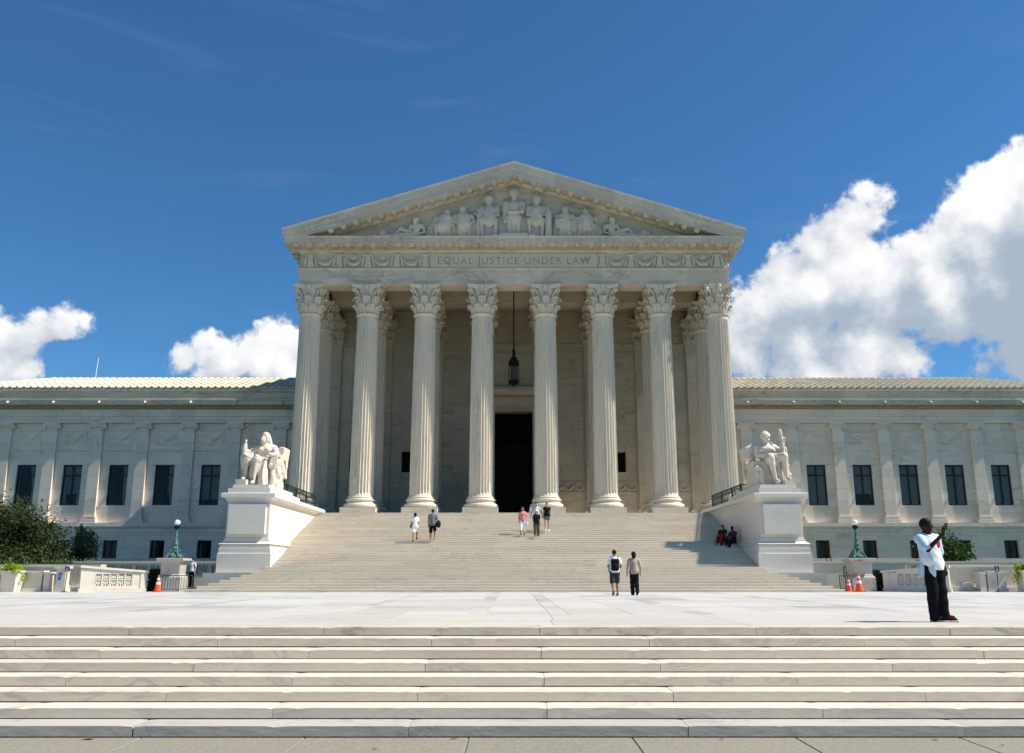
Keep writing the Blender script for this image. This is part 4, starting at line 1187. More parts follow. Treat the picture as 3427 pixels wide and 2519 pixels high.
fig(seated(1.55, 25.98, 1.0, look=0.3, knees=(-0.52, 0.42), hands=((0.3, 0.5), (0.68, 0.5)), robe=False), 'guardian_figure', folds(0.008, 17))
fig(seated(-3.42, 25.26, 1.1, look=-0.7, lean=-0.04, knees=(-0.30, 0.40), hands=((0.0, 0.40), (0.35, 0.40))), 'robed_figure', folds(0.022, 19, 0.4, zmax=25.0))
fig(seated(3.50, 25.24, 0.98, look=0.25, knees=(-0.34, 0.30), hands=((-0.25, 0.55), (0.2, 0.45))).ell((2.98, YT - 0.42, ZL + 1.0), (0.20, 0.07, 0.38), k=0.03).ell((4.15, YT - 0.2, ZL + 1.0), (0.36, 0.14, 0.62), k=0.05), 'robed_figure', folds(0.022, 20, 0.9, zmax=25.0))
fig(seated(-4.85, 25.04, 1.18, look=0.75, lean=0.16, knees=(-0.5, 0.42), hands=((-0.1, 0.30), (0.3, 0.30))), 'crouching_figure', folds(0.014, 16, 1.4))
fig(seated(4.92, 25.04, 1.2, look=-0.1, knees=(-0.42, 0.5), hands=((-0.15, 0.30), (0.2, 0.30))).box((4.95, YT - 0.66, ZL + 0.5), (0.3, 0.05, 0.16), 0.03), 'crouching_figure', folds(0.012, 16, 0.2))
fig(reclining(-6.72, -1, 24.48), 'reclining_figure', folds(0.012, 15))
fig(reclining(6.75, 1, 24.48), 'reclining_figure', folds(0.012, 15, 1.0))
# little statue, fasces, urns and books in the corners
S = Solid().cap((-2.42, YT - 0.32, ZL + 1.15), (-2.42, YT - 0.32, ZL + 1.75), 0.13, 0.11).ell((-2.42, YT - 0.32, ZL + 2.02), (0.11, 0.11, 0.14)).cap((-2.68, YT - 0.32, ZL + 1.72), (-2.16, YT - 0.32, ZL + 1.72), 0.055).cap((-2.42, YT - 0.22, ZL), (-2.42, YT - 0.28, ZL + 1.2), 0.15)
fig(S, 'small_statue')
S = Solid().cap((2.36, YT - 0.32, ZL + 0.05), (2.36, YT - 0.32, ZL + 1.9), 0.22, 0.20)
for k in range(9):
    a = math.pi * k / 8; S.cap((2.36 + 0.21 * math.cos(a), YT - 0.32 - 0.21 * math.sin(a), ZL), (2.36 + 0.19 * math.cos(a), YT - 0.32 - 0.19 * math.sin(a), ZL + 1.85), 0.045, k=0.01)
S.ell((2.36, YT - 0.32, ZL + 2.15), (0.12, 0.12, 0.28))
fig(S, 'fasces')
S = Solid().ell((-8.95, YT - 0.25, ZL + 0.28), (0.30, 0.22, 0.32)).ell((-8.3, YT - 0.2, ZL + 0.14), (0.7, 0.2, 0.18)).cap((-9.0, YT - 0.25, ZL + 0.4), (-9.0, YT - 0.25, ZL + 0.62), 0.09).ell((-9.55, YT - 0.25, ZL + 0.13), (0.3, 0.2, 0.16)).ell((-8.45, YT - 0.25, ZL + 0.12), (0.2, 0.2, 0.15))
fig(S, 'urn_group', h=0.04)
S = Solid().ell((8.95, YT - 0.25, ZL + 0.26), (0.38, 0.22, 0.32)).ell((8.3, YT - 0.2, ZL + 0.14), (0.7, 0.2, 0.18)).cap((8.9, YT - 0.25, ZL + 0.3), (9.05, YT - 0.25, ZL + 0.66), 0.10, 0.05).ell((9.6, YT - 0.25, ZL + 0.12), (0.34, 0.2, 0.14)).cap((8.6, YT - 0.3, ZL + 0.05), (8.5, YT - 0.3, ZL + 0.36), 0.08, 0.05)
fig(S, 'tortoise_group', h=0.04)
for s in (-1, 1): MB().tube([(s * 0.80, YT - 0.1, ZL + 1.9), (s * 0.80, YT - 0.1, ZL + 2.95)], 0.05, 6).build('throne_post', M['marble_sculpt'], ped)

# carved background that ties the group together: thrones, shields, drapery
for x, wd, ht in ((-5.75, 0.42, 0.75), (5.85, 0.42, 0.75), (-4.15, 0.34, 1.0), (4.2, 0.3, 1.05), (-2.68, 0.30, 1.5), (2.85, 0.30, 1.35), (-0.92, 0.26, 1.75), (0.86, 0.26, 1.75), (-7.7, 0.4, 0.42), (7.7, 0.4, 0.42)):
    S = Solid().ell((x, YT - 0.04, ZL + ht * 0.45), (wd, 0.16, ht * 0.55), k=0.05).box((x, YT - 0.05, ZL + 0.1), (wd * 0.9, 0.16, 0.12), 0.04, k=0.05).cap((x - wd * 0.5, YT - 0.15, ZL + 0.05), (x + wd * 0.2, YT - 0.12, ZL + ht * 0.9), 0.09, 0.07, k=0.05).ell((x + wd * 0.25, YT - 0.16, ZL + ht * 0.62), (wd * 0.45, 0.10, ht * 0.2), k=0.05)
    fig(S, 'carved_backing', folds(0.016, 18, x))
# frieze: garlands hung between candelabra, roundels above
AX = [5.98, 7.92, 9.86, 11.80, 13.74]
cand = MB().frustum(0, 0, ZF0 + 0.03, ZF0 + 0.30, 0.30, 0.09, 0.22, 0.08).frustum(0, 0, ZF0 + 0.30, ZF0 + 0.40, 0.14, 0.07, 0.24, 0.09).frustum(0, 0, ZF0 + 0.40, ZF0 + 0.52, 0.24, 0.08, 0.16, 0.07).frustum(0, 0, ZF0 + 0.52, ZF0 + 0.86, 0.20, 0.08, 0.14, 0.07).box(-0.30, 0.30, -0.11, 0.05, ZF0 + 0.86, ZF0 + 0.98)
for s in (-1, 1): cand.tube([(s * 0.24, -0.03, ZF0 + 0.92), (s * 0.32, -0.07, ZF0 + 0.62), (s * 0.38, -0.08, ZF0 + 0.30), (s * 0.40, -0.05, ZF0 + 0.06)], [0.05, 0.09, 0.09, 0.03], 6)
CAND = cand.mesh('candelabrum', M['marble_sculpt'])
gar = MB()
for off, rr, dr in ((0.0, 0.11, 0.46), (0.10, 0.07, 0.34)):
    pts = [(-0.60 + 1.2 * t, -0.06 - 0.05 * math.sin(math.pi * t), ZF0 + 0.80 + off - (dr + off) * math.sin(math.pi * t) ** 0.8 - 0.12) for t in [k / 12 for k in range(13)]]
    gar.tube(pts, [rr * (0.4 + 0.75 * math.sin(math.pi * k / 12)) for k in range(13)], 7)
rr_ = random.Random(4)
for k in range(34):
    t = rr_.uniform(0.08, 0.92); x = -0.60 + 1.2 * t
    z = ZF0 + 0.68 - 0.46 * math.sin(math.pi * t) ** 0.8 + rr_.uniform(-0.08, 0.10); s = rr_.uniform(0.025, 0.05)
    gar.cbox((x, -0.14 - rr_.uniform(0, 0.05), z), (s, s, s), rr_.uniform(0, 3), rr_.uniform(0, 3))
V = []; 
for rad, yy in ((0.21, 0.0), (0.21, -0.06), (0.15, -0.06), (0.13, -0.03), (0.07, -0.08), (0.0, -0.09)):
    V += [(rad * math.cos(a), yy, ZF0 + 0.80 + rad * math.sin(a)) for a in [2 * math.pi * k / 16 for k in range(16)]]
gar.add(V, [(j * 16 + i, j * 16 + (i + 1) % 16, (j + 1) * 16 + (i + 1) % 16, (j + 1) * 16 + i) for j in range(5) for i in range(16)])
GAR = gar.mesh('garland', M['marble_sculpt'], smooth=True)
for s in (-1, 1):
    for x in AX: link('candelabrum', CAND, frieze, (s * x, YE - 0.01, 0))
    for a, b in zip(AX[:-1], AX[1:]): link('garland', GAR, frieze, (s * (a + b) / 2, YE - 0.01, 0))
    hg = link('garland', GAR, frieze, (s * (XE + 0.01), YE + 0.95, 0)); hg.rotation_euler = (0, 0, s * math.pi / 2)
    for k in range(4):
        hg = link('garland', GAR, frieze, (s * (XE + 0.01), YE + 2.85 + 1.9 * k, 0)); hg.rotation_euler = (0, 0, s * math.pi / 2)
# inscription cut into its panel
M['inscr'] = stone('inscription_marble', (0.63, 0.565, 0.45), vein=0.08, vscale=0.6, tint=0.05, bump=0.004)
pan = MB().box(-5.62, 5.62, YE - 0.10, YE + 0.02, ZF0 + 0.015, ZF1 - 0.02).build('inscription_panel', M['inscr'], frieze)
tx = bpy.data.curves.new('inscription', 'FONT'); tx.body = "\u00b7EQUAL\u00b7JUSTICE\u00b7UNDER\u00b7LAW\u00b7"
tx.size = 0.74; tx.space_character = 1.22; tx.extrude = 0.05; tx.offset = -0.012; tx.align_x = 'CENTER'; tx.resolution_u = 3
to = bpy.data.objects.new('inscription_tool', tx); COL.objects.link(to)
dg = bpy.context.evaluated_depsgraph_get()
tme = bpy.data.meshes.new_from_object(to.evaluated_get(dg))
xsv = [v.co.x for v in tme.vertices]; wsc = 10.75 / (max(xsv) - min(xsv)); xc = (max(xsv) + min(xsv)) / 2
for v in tme.vertices: v.co = Vector(((v.co.x - xc) * wsc, YE - 0.10 - v.co.z + 0.0, ZF0 + 0.28 + v.co.y))
M['letter'] = plain('painted_groove_shade', (0.33, 0.295, 0.24), 0.9)  # shade inside the cut letters, painted as a darker stone colour
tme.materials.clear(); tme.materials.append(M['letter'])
bm = bmesh.new(); bm.from_mesh(tme); bmesh.ops.remove_doubles(bm, verts=bm.verts, dist=1e-5); bmesh.ops.recalc_face_normals(bm, faces=bm.faces); bm.to_mesh(tme); bm.free()
cut = bpy.data.objects.new('inscription_cutter', tme); COL.objects.link(cut)
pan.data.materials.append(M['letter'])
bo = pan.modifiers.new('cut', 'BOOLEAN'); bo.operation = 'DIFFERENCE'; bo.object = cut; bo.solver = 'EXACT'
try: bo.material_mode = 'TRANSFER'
except Exception: pass
dg = bpy.context.evaluated_depsgraph_get()
nme = bpy.data.meshes.new_from_object(pan.evaluated_get(dg)); pan.modifiers.clear(); pan.data = nme
for o in (to, cut): bpy.data.objects.remove(o)

# ------------------------------------------------------------------ stair cheeks with pedestals, seated statues, railings
def pedestal(sg):
    nm = 'left' if sg < 0 else 'right'
    xi, xo = 12.19, 14.30                             # inner and outer face of the die
    xm = sg * (xi + xo) / 2; hx = (xo - xi) / 2
    lab = 'white marble stair pedestal carrying the seated woman statue, its inner flank in full sun' if sg < 0 else 'white marble stair pedestal carrying the seated man statue, its inner flank in shade'
    t = thing('stair_pedestal', (xm, 44, 0), lab, 'pedestal', 'stair pedestals', world=True)
    X = lambda a, b: (min(sg * a, sg * b), max(sg * a, sg * b))
    y0, y1 = 43.3, 54.9; ym = (y0 + y1) / 2; hy = (y1 - y0) / 2
    cxx = xm
    MB().box(*X(xi - 0.03, xo + 0.75), 42.92, 48.5, 0, 0.84).build('sub_plinth', M['pedestal'], t)
    MB().rect_lathe([(0.36, 0.845), (0.36, 1.77), (0.31, 1.79), (0.31, 2.03), (0.27, 2.05), (0.27, 2.19)], cxx, ym + 0.25, hx - 0.28 * 0 - 0.1, hy - 0.15).build('base_course', M['pedestal'], t)
    MB().rect_lathe([(0.16, 2.195), (0.27, 2.22), (0.10, 2.36), (0.10, 2.42), (0.05, 2.44), (0.05, 2.52), (0.0, 2.56)], cxx, ym + 0.25, hx - 0.02, hy - 0.12).build('base_moulding', M['pedestal'], t)
    MB().rect_lathe([(0.0, 2.56), (0.0, 4.30)], cxx, ym + 0.25, hx, hy - 0.1).build('die', M['pedestal'], t)
    MB().box(*X(xi + 0.14, xo - 0.14), y0 + 0.10, y0 + 0.36, 2.70, 4.16).build('face_panel', M['pedestal'], t)
    MB().rect_lathe([(0.0, 4.302), (0.04, 4.32), (0.06, 4.40), (0.14, 4.46), (0.28, 4.52), (0.28, 4.70), (0.22, 4.73)], cxx, ym + 0.25, hx, hy - 0.1).build('cornice', M['pedestal'], t)
    MB().box(*X(xi + 0.02, xo + 0.0), 43.55, 49.8, 4.732, 4.98).build('upper_plinth', M['pedestal'], t)
    MB().box(*X(xi + 0.14, xo - 0.16), 43.75, 48.6, 4.982, 5.17).build('statue_plinth', M['pedestal'], t)
    return t
pedestal(-1); pedestal(1)

PI_ = math.pi
def statue_woman():
    t = thing('seated_woman_statue', (-13.47, 46.5, 5.17), 'pale marble statue of a hooded seated woman holding a small figure', 'statue')
    B = Solid()
    h = (0.10, -0.32, 2.72)
    head(B, h[0], h[1], h[2], 0.25, -0.25, hair=0.0)
    B.ell((0.12, -0.24, 2.78), (0.27, 0.29, 0.34), k=0.04)                      # hood
    B.cap((0.32, -0.18, 2.72), (0.42, -0.15, 2.36), 0.11, 0.10, k=0.08).cap((-0.10, -0.18, 2.70), (-0.12, -0.15, 2.42), 0.09, 0.09, k=0.08)
    B.cut_ell((0.05, -0.64, 2.66), (0.21, 0.30, 0.28), k=0.02)
    B.ell((0.05, -0.46, 2.67), (0.15, 0.17, 0.215), k=0.015).ell((0.02, -0.64, 2.66), (0.035, 0.05, 0.06), k=0.02).cut_ell((-0.04, -0.66, 2.74), (0.045, 0.06, 0.03), k=0.02).cut_ell((0.10, -0.66, 2.74), (0.045, 0.06, 0.03), k=0.02)
    B.cap((0.1, -0.25, 2.3), (0.1, -0.28, 2.6), 0.13, k=0.08)
    B.ell((0.14, -0.18, 2.18), (0.56, 0.30, 0.28), k=0.12)
    B.ell((-0.06, -0.45, 2.08), (0.18, 0.16, 0.17), k=0.07).ell((0.33, -0.44, 2.06), (0.19, 0.16, 0.17), k=0.07)
    B.cap((0.12, -0.15, 2.0), (0.06, -0.12, 1.55), 0.38, 0.44, k=0.12)
    for kn, an in (((-0.69, -0.92, 1.66), (-0.74, -0.86, 0.62)), ((-0.10, -1.0, 1.55), (-0.20, -0.92, 0.42))):
        B.cap((kn[0] * 0.5 + 0.02, -0.1, 1.42), kn, 0.30, 0.25, k=0.12).cap(kn, an, 0.235, 0.13, k=0.08)
        B.ell((an[0] - 0.02, an[1] - 0.20, an[2] - 0.14), (0.12, 0.26, 0.11), k=0.06)
    B.cap((-0.30, -0.2, 2.22), (-0.56, -0.45, 1.92), 0.19, 0.15, k=0.08).cap((-0.56, -0.45, 1.92), (-0.92, -0.75, 2.08), 0.14, 0.10, k=0.06)
    for k in range(4): B.cap((-1.00, -0.80, 2.02 + 0.06 * k), (-0.86, -0.94, 2.03 + 0.06 * k), 0.045, 0.04, k=0.015)
    B.cap((0.60, -0.15, 2.2), (0.82, -0.3, 1.86), 0.22, 0.18, k=0.08).cap((0.82, -0.3, 1.86), (0.56, -0.85, 1.80), 0.16, 0.12, k=0.06)
    for k in range(4): B.cap((0.60, -0.9, 1.76 + 0.05 * k - 0.05), (0.44, -0.98, 1.74 + 0.05 * k - 0.05), 0.045, 0.035, k=0.015)
    B.cap((-0.4, -0.5, 1.45), (-0.35, -0.6, 0.7), 0.30, 0.30, k=0.15).cap((0.22, -0.75, 1.4), (0.26, -0.78, 0.25), 0.24, 0.30, k=0.12)
    def f(X, Y, Z):
        low = np.clip((1.75 - Z) / 0.4, 0, 1) * np.clip((Y + 1.3) / 0.3, 0, 1)
        up = np.clip((Z - 1.45) / 0.2, 0, 1) * np.clip((2.15 - Z) / 0.2, 0, 1)
        return 0.055 * low * np.abs(np.sin(13 * X + 2 * Y + 1.6 * np.sin(2.1 * Z))) + 0.03 * up * np.abs(np.sin(15 * Z + 6 * X))
    link('figure', B.mesh('figure', M['statue'], 0.026, f), t)
    C = Solid().box((0.0, 0.25, 0.75), (0.98, 0.75, 0.75), 0.05).box((0.05, 0.85, 1.5), (1.1, 0.16, 0.85), 0.06)
    C.box((1.03, 0.42, 1.95), (0.16, 0.62, 0.36), 0.05, rot=rot(ry=0.12)).box((-0.92, 0.42, 1.7), (0.12, 0.55, 0.30), 0.05)
    C.cap((0.72, -0.55, 0.15), (0.70, -0.55, 1.25), 0.17, 0.15, k=0.04).ell((0.62, -0.62, 1.22), (0.18, 0.20, 0.17)).cap((-0.86, -0.5, 0.1), (-0.88, -0.5, 1.0), 0.15, 0.16).ell((-0.90, -0.6, 1.06), (0.15, 0.2, 0.15))
    C.cap((1.0, -0.15, 1.7), (1.08, -0.05, 0.95), 0.14, 0.20, k=0.08).cap((0.95, -0.35, 1.5), (0.98, -0.3, 0.7), 0.12, 0.15, k=0.08)
    link('throne', C.mesh('throne', M['statue'], 0.04, lambda X, Y, Z: 0.03 * np.abs(np.sin(9 * X + 4 * Z)) * (Z < 1.3)), t)
    MB().cbox((0.76, -0.62, 1.52), (0.20, 0.07, 0.30), rx=-0.2).build('law_book', M['statue'], t)
    J = Solid().cap((-0.90, -0.80, 1.55), (-0.86, -0.82, 2.25), 0.17, 0.13, k=0.06).cap((-0.86, -0.82, 1.1), (-0.90, -0.78, 1.6), 0.14, 0.19).ell((-0.82, -0.84, 2.52), (0.075, 0.075, 0.10)).cap((-0.84, -0.84, 2.30), (-0.82, -0.84, 2.46), 0.10, 0.05).cap((-0.92, -0.84, 2.3), (-1.0, -0.86, 2.1), 0.05)
    link('held_figurine', J.mesh('held_figurine', M['statue'], 0.028), t)
    MB().box(-1.06, -0.48, -1.45, -0.6, 0, 0.42).build('foot_block', M['statue'], t)
    return t
def statue_man():
    t = thing('seated_man_statue', (13.55, 46.5, 5.17), 'pale marble statue of a bare-chested seated man holding up a sheathed sword', 'statue')
    B = Solid()
    head(B, -0.06, -0.30, 2.84, 0.27, 0.55, hair=0.0)
    for k in range(9):
        a = 0.55 + PI_ * (0.35 + 1.3 * k / 8); B.ell((-0.06 + math.sin(a) * 0.20, -0.28 - math.cos(a) * 0.20, 2.93 + 0.05 * (k % 2)), (0.09, 0.09, 0.10), k=0.02)
    B.cap((-0.08, -0.22, 2.35), (-0.06, -0.26, 2.66), 0.15, k=0.08)
    B.ell((-0.10, -0.15, 2.26), (0.56, 0.30, 0.26), k=0.12)
    B.ell((-0.28, -0.38, 2.14), (0.24, 0.16, 0.17), k=0.06).ell((0.12, -0.38, 2.14), (0.24, 0.16, 0.17), k=0.06)
    B.cap((-0.08, -0.14, 2.1), (-0.02, -0.08, 1.5), 0.38, 0.36, k=0.12)
    for s in (-1, 1):
        for z in (1.68, 1.82): B.ell((-0.04 + s * 0.09, -0.42, z), (0.08, 0.07, 0.06), k=0.03)
    B.cap((-0.60, -0.15, 2.30), (-0.58, -0.25, 1.82), 0.19, 0.155, k=0.07).cap((-0.58, -0.25, 1.84), (0.10, -0.80, 1.80), 0.15, 0.10, k=0.06)
    B.ell((0.22, -0.86, 1.80), (0.14, 0.09, 0.07), k=0.04)
    for k in range(4): B.cap((0.26, -0.86, 1.84 - 0.045 * k), (0.46, -0.92, 1.86 - 0.05 * k), 0.036, 0.028, k=0.012)
    B.cap((0.42, -0.12, 2.28), (0.80, -0.35, 1.95), 0.19, 0.16, k=0.08).cap((0.80, -0.35, 1.95), (0.82, -0.62, 2.55), 0.16, 0.105, k=0.06)
    for k in range(4): B.cap((0.90, -0.66, 2.56 + 0.05 * k), (0.72, -0.78, 2.60 + 0.045 * k), 0.042, 0.036, k=0.015)
    for kn, an in (((-0.06, -0.98, 1.60), (0.16, -0.95, 0.48)), ((0.72, -0.92, 1.70), (0.80, -0.90, 0.62))):
        B.cap((kn[0] * 0.5 - 0.02, -0.05, 1.38), kn, 0.29, 0.22, k=0.12).cap(kn, an, 0.205, 0.105, k=0.08)
        B.ell((kn[0] * 0.5 + an[0] * 0.5, kn[1] + 0.10, (kn[2] + an[2]) / 2 + 0.18), (0.17, 0.18, 0.32), k=0.08)
        B.ell((an[0] + 0.05, an[1] - 0.20, an[2] - 0.14), (0.115, 0.27, 0.10), k=0.05)
    link('figure', B.mesh('figure', M['statue'], 0.026), t)
    D = Solid().cap((0.20, -0.30, 2.50), (0.30, -0.50, 1.75), 0.10, 0.14, k=0.08).cap((0.36, -0.2, 2.4), (0.42, -0.42, 1.7), 0.12, 0.16, k=0.08).cap((0.05, -0.35, 1.45), (0.75, -0.85, 1.72), 0.30, 0.22, k=0.1)
    D.cap((0.30, -0.55, 1.4), (0.45, -0.60, 0.3), 0.34, 0.30, k=0.1).cap((0.98, -0.4, 1.25), (1.12, -0.35, 0.7), 0.12, 0.16, k=0.1).cap((0.9, -0.45, 1.6), (1.08, -0.4, 1.2), 0.10, 0.12, k=0.08)
    link('drapery', D.mesh('drapery', M['statue'], 0.028, lambda X, Y, Z: 0.06 * np.abs(np.sin(14 * X + 1.6 * np.sin(2.4 * Z)))), t)
    C = Solid().box((-0.02, 0.25, 0.75), (0.98, 0.75, 0.75), 0.05).box((-0.05, 0.85, 1.5), (1.12, 0.16, 0.86), 0.06)
    C.box((-1.08, 0.42, 2.02), (0.15, 0.60, 0.32), 0.05, rot=rot(ry=-0.12)).box((1.08, 0.5, 2.02), (0.14, 0.55, 0.32), 0.05)
    C.cap((-0.76, -0.5, 0.05), (-0.76, -0.5, 1.05), 0.18, 0.16).ell((-0.70, -0.58, 1.12), (0.20, 0.2, 0.17)).cap((-0.45, -0.6, 0.1), (-0.5, -0.55, 1.0), 0.17, 0.14).cap((-0.85, 0.0, 2.3), (-0.80, 0.1, 1.5), 0.16, 0.20, k=0.1)
    link('throne', C.mesh('throne', M['statue'], 0.04, lambda X, Y, Z: 0.03 * np.abs(np.sin(9 * X + 4 * Z)) * (Z < 1.3)), t)
    W_ = Solid().cap((0.68, -0.74, 2.72), (0.64, -0.72, 3.12), 0.085, 0.095, k=0.02).cap((0.48, -0.74, 2.66), (0.92, -0.74, 2.70), 0.045, k=0.02).cap((0.70, -0.74, 2.70), (0.80, -0.72, 1.7), 0.07, 0.09)
    link('sword', W_.mesh('sword', M['statue'], 0.026), t)
    MB().box(0.55, 1.10, -1.38, -0.55, 0, 0.40).build('foot_block', M['statue'], t)
    return t
statue_woman(); statue_man()

for o_ in [o for o in COL.objects if o.name.startswith('seated_') and o.type == 'EMPTY']: o_.scale = (0.94, 0.96, 0.985)
def railing(sg):
    t = thing('bronze_railing', (sg * 12.5, 51, 4.732), 'green bronze lattice railing on the stair cheek beside the seated %s statue' % ('woman' if sg < 0 else 'man'), 'railing', 'stair cheek railings', world=True)
    x = sg * 12.46; ya, yb, z0, z1 = 47.9, 54.85, 4.75, 5.60
    zb = lambda y: 4.99 if y < 49.8 else 4.745
    MB().box(x - 0.05, x + 0.05, ya, yb, z1 - 0.06, z1).build('top_rail', M['verdirail'], t)
    MB().box(x - 0.04, x + 0.04, ya, 49.82, 5.0, 5.05).box(x - 0.04, x + 0.04, 49.82, yb, 4.78, 4.83).build('bottom_rail', M['verdirail'], t)
    for y in (ya, 49.9, 52.4, yb):
        MB().box(x - 0.045, x + 0.045, y - 0.045, y + 0.045, zb(y) - 0.01, z1 - 0.06).build('post', M['verdirail'], t)
    m = MB(); n = 21; st = (yb - ya) / n
    for k in range(n):
        y = ya + (k + 0.5) * st; lo = (5.05 if y < 49.8 else 4.83); mid = (lo + z1 - 0.06) / 2; hh = (z1 - 0.06 - lo) / 2
        for s in (-1, 1):
            m.cbox((x, y, mid), (0.016, math.hypot(st / 2, hh), 0.016), rx=s * math.atan2(hh, st / 2))
        m.box(x - 0.014, x + 0.014, y - 0.045, y + 0.045, mid - 0.045, mid + 0.045)
    tag(m.build('lattice', M['verdirail'], t), kind='stuff')
    # short return across the cheek behind the statue
    xe = sg * 13.25
    a, b = sorted((x, xe))
    r = MB().box(a, b, ya - 0.05, ya + 0.05, z1 - 0.055, z1 - 0.002).box(a, b, ya - 0.03, ya + 0.03, 5.0, 5.05)
    c = (a + b) / 2; mid = 5.30
    for k in range(8):
        w = math.pi * k / 8; r.cbox((c, ya, mid), (0.27, 0.014, 0.014), ry=w) if abs(math.sin(w)) < 0.9 else r.cbox((c, ya, mid), (0.2, 0.014, 0.014), ry=w)
    r.box(xe - 0.035, xe + 0.035, ya - 0.035, ya + 0.035, 4.99, z1 - 0.06)
    r.build('return_panel', M['verdirail'], t)
railing(-1); railing(1)

# ------------------------------------------------------------------ hanging lantern
lt = thing('hanging_lantern', (0, 58.2, 13.3), 'black bronze lantern hanging on a long rod in the portico', 'lantern')
Z0 = 13.30
L = lambda z: z - Z0
MB().tube([(0, 0, L(15.9)), (0, 0, 20.62 - Z0)], 0.045, 8).build('rod', M['bronze'], lt)
MB().lathe([(0.05, L(15.95)), (0.12, L(15.85)), (0.07, L(15.75)), (0.15, L(15.62)), (0.08, L(15.50)), (0.22, L(15.30)), (0.30, L(15.10)), (0.32, L(15.0))], 12).build('crown', M['bronze'], lt)
MB().lathe([(0.32, L(15.0)), (0.345, L(15.0)), (0.345, L(14.78)), (0.32, L(14.78))], 6).build('top_ring', M['bronze'], lt)
MB().lathe([(0.05, L(13.30)), (0.07, L(13.42)), (0.30, L(13.46)), (0.345, L(13.52)), (0.345, L(13.74)), (0.34, L(13.74))], 6).build('base_ring', M['bronze'], lt)
for k in range(6):
    a = math.pi / 3 * k; b = a + math.pi / 6
    MB().tube([(0.33 * math.cos(a), 0.33 * math.sin(a), L(13.6)), (0.33 * math.cos(a), 0.33 * math.sin(a), L(15.15))], 0.028, 6).build('cage_bar', M['bronze'], lt)
    MB().tube([(0.29 * math.cos(b), 0.29 * math.sin(b), L(13.7)), (0.29 * math.cos(b), 0.29 * math.sin(b), L(14.85))], 0.012, 4).build('cage_bar', M['bronze'], lt)
MB().lathe([(0.12, L(13.75)), (0.16, L(13.9)), (0.16, L(14.6)), (0.10, L(14.8))], 10).build('glass_cylinder', M['lampglass'], lt)
# ------------------------------------------------------------------ garden walls, lamps, barriers, planters, plants
def fan_cell(m, x0, x1, z0, z1, y0, y1, up):
    """stone bars radiating across a square opening"""
    cx = (x0 + x1) / 2; zb = z0 if up else z1; s = 1 if up else -1
    hgt = z1 - z0; w = (x1 - x0) / 2
    for a in (-0.95, -0.48, 0.0, 0.48, 0.95):
        L = min(hgt / max(math.cos(a), 0.2), w / max(abs(math.sin(a)), 0.05)) * 1.02
        c = (cx + math.sin(a) * L / 2, (y0 + y1) / 2, zb + s * math.cos(a) * L / 2)
        m.cbox(c, (0.014 + 0.012, (y1 - y0) / 2, L / 2), ry=s * a)
    m.box(cx - 0.06, cx + 0.06, y0, y1, min(zb, zb + s * 0.07), max(zb, zb + s * 0.07))
def balustrade(sg):
    t = thing('pierced_balustrade', (sg * 18.2, 40.4, 0), 'cream stone ramp balustrade pierced with two rows of fan openings, %s of the stairs' % ('left' if sg < 0 else 'right'), 'balustrade', 'pierced ramp balustrades', rz=R(-33 * sg), world=True)
    X = lambda a, b: (min(sg * a, sg * b), max(sg * a, sg * b))
    y0, y1 = 40.30, 40.62
    top = lambda x: 0.84 + (x - 16.8) * (1.06 - 0.84) / 2.75
    xa, xb = 17.40, 18.98
    n = 5; cw = (xb - xa) / n
    m = MB()
    m.box(*X(16.82, 17.40), y0, y1, 0.16, top(17.1) - 0.01).box(*X(18.98, 19.55), y0, y1, 0.16, top(18.98))
    m.box(*X(xa, xb), y0, y1, 0.16, 0.27)
    zt_ = 0.79
    m.prism_y([(sg * x, z) for x, z in ((xa, zt_), (xb, zt_), (xb, top(xb)), (xa, top(xa)))], y0, y1)
    zm = 0.53
    m.box(*X(xa, xb), y0 + 0.02, y1 - 0.02, zm - 0.025, zm + 0.025)
    for k in range(n + 1):
        c = xa + k * cw; m.box(*X(max(xa, c - 0.028), min(xb, c + 0.028)), y0 + 0.01, y1 - 0.01, 0.27, zt_)
    for k in range(n):
        c0, c1 = X(xa + k * cw + 0.028, xa + (k + 1) * cw - 0.028)
        fan_cell(m, c0, c1, zm + 0.025, zt_, y0 + 0.04, y1 - 0.04, True); fan_cell(m, c0, c1, 0.27, zm - 0.025, y0 + 0.04, y1 - 0.04, False)
    m.build('panel', M['garden'], t)
    MB().box(*X(16.76, 19.6), y0 - 0.05, y1 + 0.05, 0, 0.158).build('plinth', M['garden'], t)
    MB().prism_y([(sg * x, z) for x, z in ((16.72, top(16.72) + 0.002), (19.60, top(19.6) + 0.002), (19.60, top(19.6) + 0.10), (16.72, top(16.72) + 0.10))], y0 - 0.07, y1 + 0.07).build('coping', M['garden'], t)
    MB().box(*X(16.80, 17.05), y0 - 0.035, y0 - 0.002, 0.16, 0.83).build('end_pilaster', M['garden'], t)
